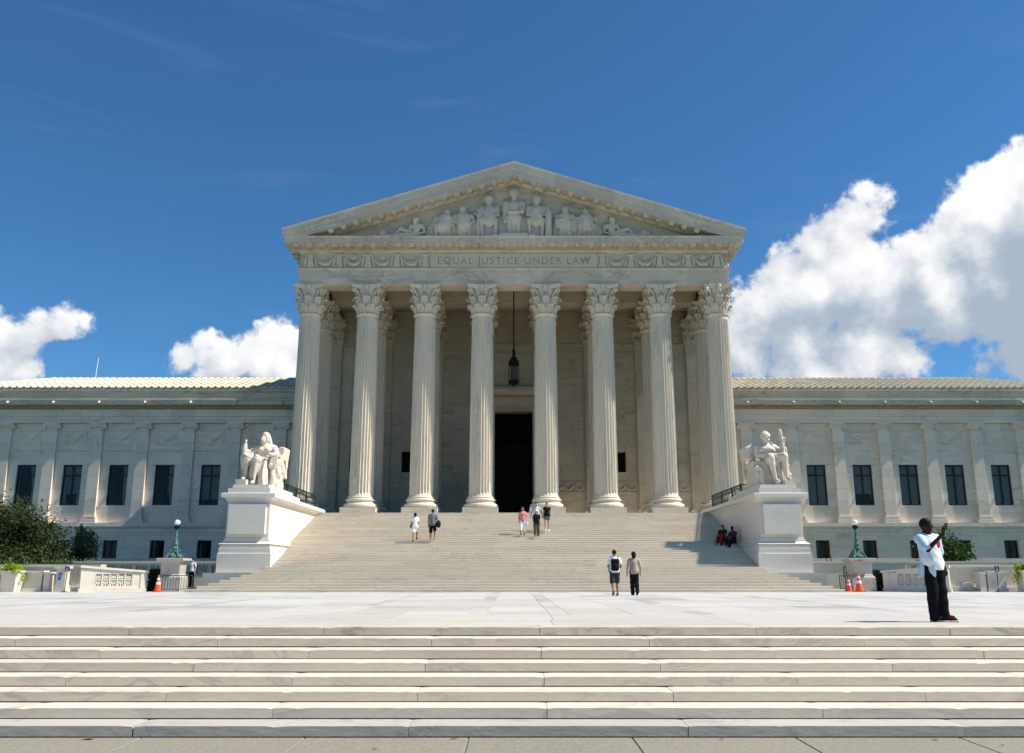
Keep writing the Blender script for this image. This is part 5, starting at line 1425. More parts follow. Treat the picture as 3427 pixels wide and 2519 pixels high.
def exedra(sg):
    """the low wall with its bench that goes on outwards from the balustrade"""
    t = thing('garden_wall', (sg * 22, 41.4, 0), 'long low cream stone garden wall with a bench recess, %s side of the plaza' % ('left' if sg < 0 else 'right'), 'wall', 'low garden walls', world=True)
    X = lambda a, b: (min(sg * a, sg * b), max(sg * a, sg * b))
    MB().box(*X(19.3, 36), 41.5, 41.95, 0, 1.10).build('wall', M['garden'], t)
    MB().box(*X(19.3, 36), 41.42, 42.03, 1.102, 1.22).build('coping', M['garden'], t)
    MB().box(*X(19.62, 36), 41.2, 41.498, 0, 0.20).build('footing', M['garden'], t)
    b = MB().box(*X(21.62, 22.45), 40.75, 41.18, 0.18, 0.84).box(*X(21.52, 22.55), 40.66, 41.19, 0.842, 0.94).box(*X(21.58, 22.5), 40.70, 41.19, 0, 0.178)
    b.build('bench_block', M['garden'], t)
    MB().box(*X(21.24, 21.52), 40.72, 41.1, 0, 0.80).box(*X(21.18, 21.60), 40.66, 41.15, 0.802, 0.88).build('bench_end', M['garden'], t)
    # low buttress stones
    for x in (19.95, 20.9):
        MB().frustum(sg * x, 41.3, 0.2, 0.42, 0.28, 0.14, 0.16, 0.1).build('buttress', M['garden'], t)
def terrace(sg):
    t = thing('terrace_wall', (sg * 23, 55.5, 0), 'grey stone terrace wall with fan openings in front of the %s wing' % ('left' if sg < 0 else 'right'), 'wall', 'terrace walls before the wings', world=True)
    X = lambda a, b: (min(sg * a, sg * b), max(sg * a, sg * b))
    y0, y1 = 55.5, 55.8; x0, n, cw = 15.2, 24, 0.95
    x1 = x0 + n * cw
    m = MB().box(*X(x0, x1), y0, y1, 0, 0.78).box(*X(x0, x1), y0, y1, 1.30, 1.42)
    for k in range(n + 1): m.box(*X(x0 + k * cw - 0.13, x0 + k * cw + 0.13), y0, y1, 0.78, 1.30)
    for k in range(n):
        c0, c1 = X(x0 + k * cw + 0.13, x0 + (k + 1) * cw - 0.13); fan_cell(m, c0, c1, 0.78, 1.30, y0 + 0.04, y1 - 0.04, True)
    m.build('panel', M['wing'], t)
    MB().box(*X(x0, x1), y0 - 0.08, y1 + 0.08, 1.422, 1.56).build('coping', M['wing'], t)
def side_screen(sg):
    t = thing('pierced_screen', (sg * 18.0, 47.5, 0), 'cream stone screen with fan openings behind the right lamp pier', 'screen wall', world=True)
    X = lambda a, b: (min(sg * a, sg * b), max(sg * a, sg * b))
    y0, y1 = 47.5, 47.8; m = MB()
    m.box(*X(15.6, 17.55), y0, y1, 0, 1.34).box(*X(18.75, 21.0), y0, y1, 0, 1.34).box(*X(17.55, 18.75), y0, y1, 0, 0.50).box(*X(17.55, 18.75), y0, y1, 1.20, 1.34)
    m.box(*X(17.55, 18.75), y0 + 0.02, y1 - 0.02, 0.83, 0.87)
    for k in range(3):
        c0, c1 = X(17.55 + 0.4 * k + 0.02, 17.55 + 0.4 * k + 0.38); fan_cell(m, c0, c1, 0.87, 1.20, y0 + 0.04, y1 - 0.04, True); fan_cell(m, c0, c1, 0.50, 0.83, y0 + 0.04, y1 - 0.04, False)
        if k: m.box(*X(17.55 + 0.4 * k - 0.02, 17.55 + 0.4 * k + 0.02), y0 + 0.01, y1 - 0.01, 0.50, 1.20)
    m.build('panel', M['garden'], t)
    MB().box(*X(15.6, 21.0), y0 - 0.05, y1 + 0.05, 1.342, 1.44).build('coping', M['garden'], t)
    for x in (16.75, 17.0, 17.6, 17.85): MB().tube([(sg * x, 47.65, 1.44), (sg * x, 47.65, 1.60)], 0.028, 6).build('finial', M['steel'], t)
for s in (-1, 1): balustrade(s); exedra(s); terrace(s)
side_screen(1)
# gate pier with the blue plate on the left
gp = thing('gate_pier', (-20.61, 40.6, 0), 'square cream stone pier with a blue access plate on its face', 'pier', world=True)
MB().box(-20.82, -20.40, 40.45, 40.85, 0.17, 1.02).build('shaft', M['garden'], gp)
MB().box(-20.88, -20.34, 40.40, 40.9, 0, 0.168).build('plinth', M['garden'], gp)
MB().box(-20.90, -20.32, 40.38, 40.92, 1.022, 1.16).build('cap', M['garden'], gp)
sp = MB().box(-20.72, -20.58, 40.435, 40.449, 0.52, 0.84).build('sign_plate', M['bluesign'], gp)
MB().box(-20.668, -20.652, 40.428, 40.4345, 0.66, 0.76).box(-20.668, -20.62, 40.428, 40.4345, 0.655, 0.67).lathe([(0.014, 0), (0.014, 0.004)], 8, (-20.66, 40.43, 0.785)).build('wheelchair_symbol', M['white'], sp)

def lamp(sg):
    t = thing('lamp_pier', (sg * (15.92 if sg < 0 else 16.08), 41.5, 0), 'weathered stone pier under the green lamp standard, %s of the stairs' % ('left' if sg < 0 else 'right'), 'pier', 'lamp piers')
    MB().rect_lathe([(0.0, 0), (0.0, 0.60), (-0.02, 0.66), (-0.08, 0.72)], 0, 0, 0.53, 0.5).build('pier_base', M['pier'], t)
    MB().rect_lathe([(0.0, 0.722), (-0.04, 0.78), (-0.02, 1.28), (0.02, 1.32)], 0, 0, 0.47, 0.44).build('pier_die', M['pier'], t)
    MB().rect_lathe([(0.0, 1.322), (0.10, 1.40), (0.10, 1.49), (0.06, 1.505)], 0, 0, 0.52, 0.48).build('pier_cap', M['pier'], t)
    p = thing('lamp_standard', (sg * (15.92 if sg < 0 else 16.05), 41.5, 1.506), 'verdigris bronze lamp standard with a white glass globe, %s of the stairs' % ('left' if sg < 0 else 'right'), 'lamp', 'lamp standards on stone piers')
    MB().lathe([(0.30, 0), (0.33, 0.05), (0.32, 0.12), (0.24, 0.19), (0.20, 0.21)], 20).build('foot', M['verdigris'], p, smooth=True)
    for k in range(4):
        a = math.pi / 4 + k * math.pi / 2
        MB().tube([(0.18 * math.cos(a), 0.18 * math.sin(a), 0.40), (0.26 * math.cos(a), 0.26 * math.sin(a), 0.25), (0.34 * math.cos(a), 0.34 * math.sin(a), 0.10), (0.40 * math.cos(a), 0.40 * math.sin(a), 0.03)], [0.03, 0.05, 0.05, 0.06], 7).build('claw_foot', M['verdigris'], p, smooth=True)
    MB().lathe([(0.20, 0.21), (0.13, 0.28), (0.11, 0.40), (0.15, 0.44), (0.15, 0.47), (0.10, 0.52), (0.115, 0.62), (0.135, 0.66), (0.085, 0.72), (0.075, 0.84), (0.095, 0.89), (0.06, 0.94), (0.05, 1.24), (0.07, 1.28), (0.06, 1.32)], 16).build('shaft', M['verdigris'], p, smooth=True)
    MB().lathe([(0.06, 1.32), (0.10, 1.40), (0.14, 1.45), (0.14, 1.48), (0.09, 1.51), (0.07, 1.53)], 16).build('globe_holder', M['bronze'], p, smooth=True)
    MB().lathe([(0.06, 1.53)] + [(0.135 * math.sin(a), 1.645 - 0.135 * math.cos(a)) for a in [0.4 + 2.7 * k / 10 for k in range(11)]], 20).build('globe', M['globe'], p, smooth='all')
for s in (-1, 1): lamp(s)

def barrier(x0, x1, y, n, lab):
    t = thing('crowd_barrier', ((x0 + x1) / 2, y, 0), lab, 'barrier', 'steel barriers beside the stairs', world=True)
    MB().tube([(x0, y, 0.0), (x0, y, 0.72), (x1, y, 0.72), (x1, y, 0.0)], 0.022, 6).build('frame', M['steel'], t)
    MB().tube([(x0, y, 0.12), (x1, y, 0.12)], 0.014, 6).build('bottom_rail', M['steel'], t)
    for k in range(1, n):
        x = x0 + (x1 - x0) * k / n; MB().tube([(x, y, 0.12), (x, y, 0.72)], 0.010, 5).build('bar', M['steel'], t)
    for x in (x0, x1): MB().box(x - 0.03, x + 0.03, y - 0.22, y + 0.22, 0.0, 0.025).build('foot', M['steel'], t)
barrier(-15.86, -14.52, 40.15, 11, 'low dark steel barrier between the left lamp pier and the stairs')
barrier(15.16, 15.72, 41.6, 6, 'short dark steel barrier between the stairs and the right lamp pier')
def cone(x, y, h, lab, grp='traffic cones by the stairs'):
    t = thing('traffic_cone', (x, y, 0.0), lab, 'traffic cone', grp)
    r = 0.16 * h / 0.75
    MB().box(-r * 1.25, r * 1.25, -r * 1.25, r * 1.25, 0.0, 0.04).build('base', M['orange'], t)
    R_ = lambda z: r - (r - 0.03) * z / h
    for z0, z1, mt in ((0.04, 0.45, 'orange'), (0.45, 0.60, 'reflect'), (0.60, 0.72, 'orange'), (0.72, 0.84, 'reflect'), (0.84, 1.0, 'orange')):
        MB().lathe([(R_(z0 * h), z0 * h), (R_(z1 * h), z1 * h)], 14).build('band' if mt == 'reflect' else 'cone_body', M[mt], t, smooth=True)
cone(-15.98, 40.0, 0.74, 'orange traffic cone leaning at the left lamp pier by the barrier')
cone(15.50, 40.2, 0.84, 'tall orange traffic cone with white bands before the right lamp pier')
cone(15.30, 40.9, 0.62, 'shorter darker traffic cone behind the tall one at the right pier')
def signpost(x, lab):
    t = thing('sign_post', (x, 40.15, 0), lab, 'sign', 'small access sign posts')
    MB().lathe([(0.16, 0), (0.16, 0.015), (0.05, 0.03)], 14).build('foot', M['steel'], t)
    MB().tube([(0, 0, 0.03), (0.03, 0, 0.98)], 0.018, 6).build('post', M['steel'], t)
    p = MB().box(-0.07, 0.13, -0.03, -0.015, 0.90, 1.13).build('sign_plate', M['navysign'], t)
    m = MB().box(0.015, 0.03, -0.036, -0.031, 0.99, 1.06).box(0.015, 0.065, -0.036, -0.031, 0.985, 0.998)
    m.tube([(0.03 + 0.04 * math.cos(a), -0.034, 0.975 + 0.04 * math.sin(a)) for a in [2.4 + 4.2 * k / 8 for k in range(9)]], 0.006, 4)
    m.cbox((0.022, -0.034, 1.085), (0.012, 0.003, 0.012)); m.build('wheelchair_symbol', M['white'], p)
signpost(-20.22, 'navy access sign on a thin post beside the pier with blue plate')
signpost(21.72, 'navy access sign on a thin post before the right garden bench')

# ---- foliage
def leaves(centers, n_each, spread, size, seed, up=0.2, aspect=2.2):
    g = np.random.default_rng(seed)
    C = np.repeat(np.array(centers, float), n_each, axis=0)
    P_ = C + g.normal(0, 1, C.shape) * np.array(spread)
    a = g.normal(0, 1, C.shape); a[:, 2] += up; a /= np.linalg.norm(a, axis=1)[:, None]
    b = np.cross(a, g.normal(0, 1, C.shape)); b /= np.linalg.norm(b, axis=1)[:, None]
    s = size * g.uniform(0.6, 1.3, (len(C), 1))
    a = a * s * aspect / 2; b = b * s / 2
    V = np.stack([P_ - a, P_ + b * 0.9, P_ + a, P_ - b * 0.9], 1).reshape(-1, 3)
    F = np.arange(len(V)).reshape(-1, 4)
    return V, F
def leaf_obj(name, V, F, mat, parent):
    me = bpy.data.meshes.new(name); me.from_pydata(V.tolist(), [], F.tolist()); me.materials.append(mat)
    return link(name, me, parent)
M['yew'] = leaf_mat('yew_leaf', (0.008, 0.016, 0.004), (0.055, 0.078, 0.016), 0.10)
M['shrub'] = leaf_mat('shrub_leaf', (0.020, 0.050, 0.012), (0.085, 0.15, 0.035), 0.25)
M['shrub2'] = leaf_mat('grey_shrub_leaf', (0.05, 0.085, 0.035), (0.16, 0.21, 0.10), 0.3)
M['vine'] = leaf_mat('vine_leaf', (0.16, 0.26, 0.012), (0.42, 0.55, 0.03), 0.3)
M['hedge'] = leaf_mat('hedge_leaf', (0.010, 0.022, 0.006), (0.028, 0.055, 0.014), 0.1)
M['flower'] = leaf_mat('flower_petal', (0.25, 0.05, 0.02), (0.45, 0.16, 0.05), 0.2)
M['bark'] = plain('bark', (0.055, 0.04, 0.028), 0.9, var=0.25, scale=20, bump=0.02)
def tree(name, label, base, crown_c, crown_r, n_br, mat, leaf_n, leaf_s, seed, trunks=3, droop=0.0, group=None, aspect=2.2):
    t = thing(name, base, label, 'tree', group, world=True)
    g = random.Random(seed)
    tr = MB(); tips = []
    cc, cr = Vector(crown_c), Vector(crown_r)
    for k in range(trunks):
        b = Vector(base) + Vector((g.uniform(-0.25, 0.25), g.uniform(-0.25, 0.25), 0))
        mid = cc + Vector((g.uniform(-0.35, 0.35) * cr.x, g.uniform(-0.35, 0.35) * cr.y, g.uniform(-0.6, -0.2) * cr.z))
        tr.tube([b, (b + mid) / 2 + Vector((g.uniform(-0.1, 0.1), 0, 0)), mid], [0.11, 0.085, 0.06], 7)
        for j in range(n_br // trunks):
            a = g.uniform(0, 2 * math.pi); e = math.asin(g.uniform(-0.55, 1.0)); q = g.uniform(0.72, 1.08)
            tip = cc + Vector((math.cos(a) * math.cos(e) * cr.x, math.sin(a) * math.cos(e) * cr.y, math.sin(e) * cr.z)) * q
            tip.z = max(tip.z, base[2] + 0.3)
            s0 = mid.lerp(tip, 0.45) + Vector((0, 0, 0.1 * cr.z)); 
            tr.tube([mid, s0, tip], [0.04, 0.025, 0.010], 5)
            for f in (0.35, 0.6, 0.8, 0.95, 1.05): tips.append(tuple(s0.lerp(tip, f) + Vector((g.uniform(-.12, .12), g.uniform(-.12, .12), g.uniform(-.1, .1))) * (1.3 - f) * 2))
    tr.build('trunk', M['bark'], t)
    sp_ = (0.16 * cr.x ** 0.6, 0.16 * cr.y ** 0.6, 0.13 * cr.z ** 0.6)
    V, F = leaves(tips, leaf_n, sp_, leaf_s, seed, aspect=aspect)
    leaf_obj('crown', V, F, mat, t)
    return t
tree('yew_tree', 'large dark spreading evergreen at the left edge behind the garden wall', (-31.6, 52.5, 0), (-31.4, 52.5, 2.35), (4.1, 3.0, 2.75), 140, M['yew'], 50, 0.070, 21, trunks=5, aspect=4.0)
tree('small_tree', 'small grey-green tree before the left wing between two basement windows', (-29.7, 61, 0), (-29.7, 61, 2.45), (1.0, 0.9, 1.35), 42, M['shrub2'], 11, 0.11, 22, trunks=3)
tree('small_tree', 'bushy green tree before the right wing behind the standing man', (29.6, 61, 0), (29.6, 61, 2.05), (1.75, 1.2, 1.35), 60, M['shrub'], 20, 0.115, 23, trunks=3)
def hedge(x0, x1, y0, y1, h, seed, label):
    t = thing('clipped_hedge', ((x0 + x1) / 2, (y0 + y1) / 2, 0), label, 'hedge', 'clipped hedges by the lamp piers', world=True)
    g = np.random.default_rng(seed)
    C = []
    for _ in range(900):
        f = g.integers(0, 4); u, v = g.random(2)
        if f == 0: C.append((x0 + (x1 - x0) * u, y0, 0.05 + (h - 0.05) * v))
        elif f == 1: C.append((x0 + (x1 - x0) * u, y0 + (y1 - y0) * v, h))
        elif f == 2: C.append((x0, y0 + (y1 - y0) * u, h * v))
        else: C.append((x1, y0 + (y1 - y0) * u, h * v))
    V, F = leaves(C, 5, (0.035, 0.035, 0.035), 0.055, seed)
    leaf_obj('foliage', V, F, M['hedge'], t)
    MB().box(x0 + 0.04, x1 - 0.04, y0 + 0.04, y1 - 0.04, 0, h - 0.04).build('inner_growth', M['hedge'], t)
hedge(-17.15, -16.42, 41.75, 43.0, 0.95, 31, 'dark clipped hedge between the left balustrade and lamp pier')
hedge(16.62, 17.45, 41.75, 43.0, 0.88, 32, 'dark clipped hedge between the right lamp pier and balustrade')
hedge(-19.3, -17.3, 41.1, 41.42, 0.80, 33, 'dark filler growth added to darken the fan openings of the left balustrade')  # added backing, makes the left balustrade openings read dark
hedge(17.3, 19.3, 41.1, 41.42, 0.80, 34, 'dark filler growth added to darken the fan openings of the right balustrade')  # same added backing for the right balustrade openings
hedge(17.3, 19.0, 48.0, 48.5, 1.28, 35, 'dark filler growth added to darken the openings of the screen beside the right lamp pier')  # foliage added only to put darkness behind the screen openings
def planter(x, y, seed, label, lab2):
    t = thing('stone_planter', (x, y, 0), label, 'planter', 'tapered stone planters')
    MB().frustum(0, 0, 0.0, 0.84, 0.27, 0.27, 0.36, 0.36).build('tub', M['garden'], t)
    MB().rect_lathe([(0.0, 0.842), (0.04, 0.86), (0.04, 0.93), (0.0, 0.94)], 0, 0, 0.35, 0.35).build('rim', M['garden'], t)
    p = thing('vine_plant', (x, y, 0.94), lab2, 'plant', 'lime vines in the planters', world=True)
    g = random.Random(seed); C = []; st = MB()
    for k in range(26):
        a = g.uniform(0, 2 * math.pi); r = g.uniform(0.05, 0.42); hang = g.uniform(0.0, 0.55) if r > 0.3 else -g.uniform(0.0, 0.12)
        pts = [(x, y, 0.94), (x + math.cos(a) * r * 0.6, y + math.sin(a) * r * 0.6, 1.06), (x + math.cos(a) * (r + 0.08), y + math.sin(a) * (r + 0.08), 1.02 - hang)]
        st.tube(pts, 0.006, 4)
        for f in (0.3, 0.6, 0.8, 1.0): C.append(tuple(Vector(pts[1]).lerp(Vector(pts[2]), f)))
    st.build('stem', M['shrub'], p)
    V, F = leaves(C, 9, (0.07, 0.07, 0.055), 0.10, seed, aspect=1.3); leaf_obj('foliage', V, F, M['vine'], p)
planter(-22.74, 40.35, 41, 'tapered stone planter left of the garden bench, lime vine spilling over', 'lime green vine spilling from the planter by the left bench')
planter(-23.75, 39.6, 42, 'tapered stone planter cut by the left picture edge', 'lime green vine in the planter at the left picture edge')
planter(23.15, 40.35, 43, 'tapered stone planter at the right picture edge beside the bench', 'lime green vine in the planter at the right picture edge')
# low flowers along the left wall
fl = thing('flower_bed', (-26.4, 46, 0.0), 'low bed of reddish flowers behind the left garden wall', 'flowers', world=True)
C = [(random.uniform(-28, -23.2), random.uniform(45, 47), random.uniform(1.0, 1.42)) for _ in range(240)]
V, F = leaves(C, 7, (0.10, 0.10, 0.10), 0.09, 51); leaf_obj('foliage', V, F, M['shrub'], fl)
V, F = leaves([c for c in C[:120]], 2, (0.10, 0.10, 0.10), 0.06, 52, aspect=1.1); tag(leaf_obj('petals', V, F, M['flower'], fl), kind='stuff')
m = MB()
for c in C[:60]: m.tube([(c[0], c[1], -0.02), (c[0] + 0.02, c[1], c[2])], 0.012, 4)
m.build('stems', M['shrub'], fl)
# dry leaves on the sidewalk
M['dryleaf'] = plain('dry_leaf', (0.20, 0.09, 0.035), 0.8, var=0.3)
gl = random.Random(9)
for k, (x, y, s, lab) in enumerate(((-5.02, 10.72, 0.085, 'largest brown dead leaf on the sidewalk, left foreground by the step'), (-0.80, 10.74, 0.05, 'small brown dead leaf against the lowest step near the centre'), (-1.62, 10.15, 0.04, 'tiny dead leaf on the sidewalk left of centre, near the bottom edge'), (2.3, 10.70, 0.04, 'tiny dead leaf on the sidewalk right of centre, by the lowest step'), (4.75, 10.68, 0.045, 'small dead leaf on the sidewalk at right, by the lowest step'), (5.35, 10.35, 0.03, 'tiny dead leaf on the right sidewalk panel away from the step'))):
    V = []; F = []
    for i in range(7):
        t_ = i / 6; w = math.sin(math.pi * min(1, t_ * 1.05)) * 0.45 * s
        for q, cz_ in ((-1, 0.28), (0, 0.0), (1, 0.34)): V.append(((t_ - 0.5) * s * 2, q * w, 0.008 + cz_ * w + 0.15 * s * (t_ - 0.5) ** 2 * 4))
    for i in range(6):
        for q in range(2): F.append((i * 3 + q, i * 3 + q + 1, i * 3 + 4 + q, i * 3 + 3 + q))
    me = MB().add(V, F).mesh('dead_leaf', M['dryleaf'])
    o = link('dead_leaf', me, None, (x, y, ZW), gl.uniform(-0.5, 0.5)); tag(o, lab, 'leaf', 'dead leaves on the sidewalk')
# ------------------------------------------------------------------ people
SKIN = {'light': (0.48, 0.28, 0.19), 'tan': (0.33, 0.175, 0.105), 'dark': (0.050, 0.024, 0.014)}
_mc = {}
def cloth(name, col, rough=0.85, var=0.10, scale=25):
    key = (name,) + tuple(col)
    if key not in _mc: _mc[key] = plain(name, col, rough, var=var, scale=scale, bump=0.004, spec=0.08)
    return _mc[key]
def snap(x, y):
    i = int((y - YB) / TR); return (i + 1) * RR if y >= YB and i < NR else 0.0
def person(loc, rz, height, label, skin, hair_col, top, bottom, shoes, pose=None, hair='short', h=0.016, group='visitors on the stairs and plaza', female=False, hat=None, finger=0.0105, sleeves=0.55, top_hem=0.90, bot='trousers', collar=1.49):
    k = height / 1.75
    J = dict(pel=(0, 0, 0.95), che=(0, 0, 1.27), nek=(0, 0.01, 1.46), hed=(0, -0.02, 1.625),
             sR=(-0.182, 0.01, 1.385), sL=(0.182, 0.01, 1.385), eR=(-0.235, 0.03, 1.13), eL=(0.235, 0.03, 1.13), wR=(-0.245, -0.05, 0.88), wL=(0.245, -0.05, 0.88),
             hR=(-0.092, 0, 0.93), hL=(0.092, 0, 0.93), kR=(-0.10, -0.015, 0.50), kL=(0.10, -0.015, 0.50), aR=(-0.10, 0.03, 0.085), aL=(0.10, 0.03, 0.085),
             fR=0.15, fL=0.15, look=0.0, fdirR=(0, -0.02, -1), fdirL=(0, -0.02, -1), toeR=None, toeL=None)
    if female: J.update(sR=(-0.158, 0.01, 1.375), sL=(0.158, 0.01, 1.375), eR=(-0.20, 0.03, 1.12), eL=(0.20, 0.03, 1.12), wR=(-0.215, -0.05, 0.88), wL=(0.215, -0.05, 0.88))
    if pose: J.update(pose)
    A = {a: np.array(v, float) for a, v in J.items() if isinstance(v, tuple)}
    t = thing('person', loc, label, 'person', group, rz=rz)
    t.scale = (k, k, k)
    B = Solid()
    hd = A['hed']; lk = J['look']; dx, dy = math.sin(lk), -math.cos(lk); rm = rot(rz=lk)
    B.ell(hd, (0.076, 0.096, 0.112), rm, k=0.02).ell(hd + np.array((dx * 0.03, dy * 0.03, -0.06)), (0.058, 0.062, 0.062), rm, k=0.03)
    B.ell(hd + np.array((dx * 0.098, dy * 0.098, -0.018)), (0.014, 0.018, 0.022), rm, k=0.014)
    for s in (-1, 1):
        B.ell(hd + np.array((-dy * s * 0.080, dx * s * 0.080, -0.012)), (0.012, 0.018, 0.028), rm, k=0.006)
        B.cut_ell(hd + np.array((dx * 0.098 - dy * s * 0.032, dy * 0.098 + dx * s * 0.032, 0.012)), (0.016, 0.014, 0.010), rm, k=0.012)
    B.cap(A['nek'] - (0, 0, 0.05), hd - (0, -0.02, 0.06), 0.054, 0.052, k=0.03)
    w = 0.155 if not female else 0.135
    T = Solid()                                              # torso
    T.ell(A['che'] + (0, 0, 0.04), (w, 0.105, 0.17), k=0.08).cap(A['pel'] + (0, 0, 0.05), A['che'], 0.125 if not female else 0.115, 0.12, k=0.08)
    T.ell(A['pel'], (0.155, 0.115, 0.12), k=0.06).cap(A['nek'] - (0, 0, 0.035), A['sR'], 0.052, 0.058, k=0.06).cap(A['nek'] - (0, 0, 0.035), A['sL'], 0.052, 0.058, k=0.06)
    T.ell(A['pel'] * 0.55 + A['che'] * 0.45, (0.142 if not female else 0.122, 0.105, 0.16), k=0.08)
    if female: T.ell(A['che'] + (-0.07, -0.085, 0.02), (0.06, 0.055, 0.06), k=0.04).ell(A['che'] + (0.07, -0.085, 0.02), (0.06, 0.055, 0.06), k=0.04)
    B.p += T.p
    for q in 'RL':
        B.cap(A['s' + q], A['e' + q], 0.056, 0.043, k=0.04).cap(A['e' + q], A['w' + q], 0.042, 0.028, k=0.025)
        wv, fd = A['w' + q], np.array(J['fdir' + q], float); fd = fd / np.linalg.norm(fd)
        fo = A['w' + q] - A['e' + q]; fo = fo / np.linalg.norm(fo); s = -1 if q == 'R' else 1
        side = np.cross(fd, (s * 1.0, 0.15, 0.1)); side /= np.linalg.norm(side)
        pal = wv + fd * 0.045
        B.cap(wv, pal + fd * 0.02, 0.026, 0.030, k=0.02)
        for i, ln in enumerate((0.070, 0.080, 0.074, 0.058)):
            o = pal + fd * 0.03 + side * (i - 1.5) * 0.019
            nrm = np.cross(fd, side); mid = o + fd * ln * 0.55
            B.cap(o, mid, finger, finger * 0.95, k=0.008).cap(mid, mid + (fd * 0.8 + nrm * 0.35 * s) * ln * 0.45, finger * 0.95, finger * 0.8, k=0.006)
        B.cap(wv + fd * 0.02 + side * -0.022, wv + fd * 0.06 - side * 0.052, finger * 1.1, finger, k=0.012).cap(wv + fd * 0.06 - side * 0.052, wv + fd * 0.09 - side * 0.050, finger, finger * 0.85, k=0.008)
        B.cap(A['h' + q], A['k' + q], 0.088, 0.060, k=0.05).cap(A['k' + q], A['a' + q], 0.056, 0.036, k=0.03)
        cm = A['k' + q] * 0.62 + A['a' + q] * 0.38; B.ell(cm + (0, 0.025, 0), (0.046, 0.05, 0.10), k=0.04)
        td = J['toe' + q]; td = np.array(td if td else (0.02 * s, -1, -0.28), float); td /= np.linalg.norm(td)
        B.cap(A['a' + q] - (0, 0, 0.03), A['a' + q] + td * 0.15 - (0, 0, 0.01), 0.04, 0.032, k=0.02)
    link('body', B.mesh('body', cloth('skin', SKIN[skin], 0.55, 0.05, 18), h), t)
    # clothes follow the body
    if top:
        S = T.infl(0.016)
        for q in 'RL':
            e = A['s' + q] + (A['e' + q] - A['s' + q]) * sleeves
            if sleeves > 0.06: S.cap(A['s' + q] - (0, 0, 0.005), e, 0.070, 0.070 if sleeves < 0.8 else 0.058, k=0.04)
        S.ell(A['pel'] + (0, 0, 0.0), (0.180, 0.141, 0.24), k=0.08) if top_hem < 0.95 and top_hem > 0.5 else None
        S.cut_ell(A['nek'] + (0, -0.03, 0.055), (0.085, 0.10, 0.07), k=0.015)
        S.keep(2, top_hem, collar)
        link('shirt', S.mesh('shirt', cloth('shirt_cloth', top), h, lambda X, Y, Z: 0.0035 * np.sin(38 * Z + 14 * X) * np.sin(11 * X + 3)), t)
    if bottom:
        S = Solid().ell(A['pel'], (0.172, 0.132, 0.13), k=0.05)
        if bot == 'skirt':
            for q in 'RL': S.cap(A['h' + q], A['h' + q] * 0.35 + A['k' + q] * 0.65, 0.115, 0.135, k=0.10)
        else:
            for q in 'RL':
                if bot == 'trousers':
                    S.cap(A['h' + q], A['k' + q], 0.106, 0.088, k=0.05).cap(A['k' + q], A['a' + q] - (0, 0, 0.02), 0.088, 0.080, k=0.03).ell(A['k' + q] * 0.62 + A['a' + q] * 0.38 + (0, 0.02, 0), (0.072, 0.078, 0.13), k=0.04)
                elif bot == 'capri':
                    S.cap(A['h' + q], A['k' + q], 0.105, 0.078, k=0.05).cap(A['k' + q], A['k' + q] * 0.5 + A['a' + q] * 0.5, 0.076, 0.066, k=0.03)
                elif bot == 'shorts':
                    S.cap(A['h' + q], A['k' + q] + (A['h' + q] - A['k' + q]) * 0.06, 0.110, 0.098, k=0.04)
                else:
                    S.cap(A['h' + q], A['h' + q] * 0.55 + A['k' + q] * 0.45, 0.106, 0.096, k=0.04)
        S.keep(2, -5, A['pel'][2] + 0.075)
        link({'trousers': 'trousers', 'capri': 'trousers', 'skirt': 'skirt'}.get(bot, 'shorts'), S.mesh('trousers', cloth('trouser_cloth', bottom), h, lambda X, Y, Z: 0.004 * np.sin(30 * Z + 9 * X)), t)
    for q in 'RL':
        td = J['toe' + q]; s = -1 if q == 'R' else 1; td = np.array(td if td else (0.02 * s, -1, -0.28), float); td /= np.linalg.norm(td)
        S = Solid().cap(A['a' + q] + (0, 0, -0.035) - td * 0.03, A['a' + q] + td * 0.16 - (0, 0, 0.012), 0.052, 0.046, k=0.02)
        link('shoe', S.mesh('shoe', cloth('shoe_leather', shoes, 0.6), min(h, 0.014)), t)
    S = Solid().ell(hd + (-dx * 0.012, -dy * 0.012, 0.028), (0.086, 0.104, 0.104), rm, k=0.02)
    if hair == 'long': S.cap(hd + np.array((-dx * 0.07, -dy * 0.07, 0.02)), hd + np.array((-dx * 0.085, -dy * 0.085, -0.20)), 0.075, 0.055, k=0.05)
    if hair == 'bob': S.cap(hd + np.array((-dx * 0.05, -dy * 0.05, 0.02)), hd + np.array((-dx * 0.055, -dy * 0.055, -0.10)), 0.088, 0.080, k=0.05)
    S.cut_ell(hd + np.array((dx * 0.115, dy * 0.115, -0.045)), (0.085, 0.085, 0.105), rm, k=0.012)
    if hair == 'short': S.cut_box(hd + (0, 0, -0.165), (0.2, 0.2, 0.10))
    link('hair', S.mesh('hair', cloth('hair', hair_col, 0.6), min(h, 0.013)), t)
    if hat:
        S = Solid().ell(hd + (0, 0, 0.06), (0.098, 0.114, 0.085), rm, k=0.02)
        if hat[1] == 'brim': S.ell(hd + (0, 0, 0.045), (0.175, 0.185, 0.018), rm, k=0.02)
        else: S.ell(hd + np.array((dx * 0.10, dy * 0.10, 0.045)), (0.075, 0.085, 0.014), rm, k=0.015)
        S.keep(2, hd[2] + 0.025, 9)
        link('hat', S.mesh('hat', cloth('hat_felt', hat[0]), 0.013), t)
    return t, A, k
def carried(name, loc, rz, k, S, mat, label, cat, h=0.016, parts=()):
    """something held or worn: a thing of its own in the bearer's frame"""
    t = thing(name, loc, label, cat, rz=rz); t.scale = (k, k, k)
    link(parts[0] if parts else 'body_panel', S.mesh(name, mat, h), t)
    return t

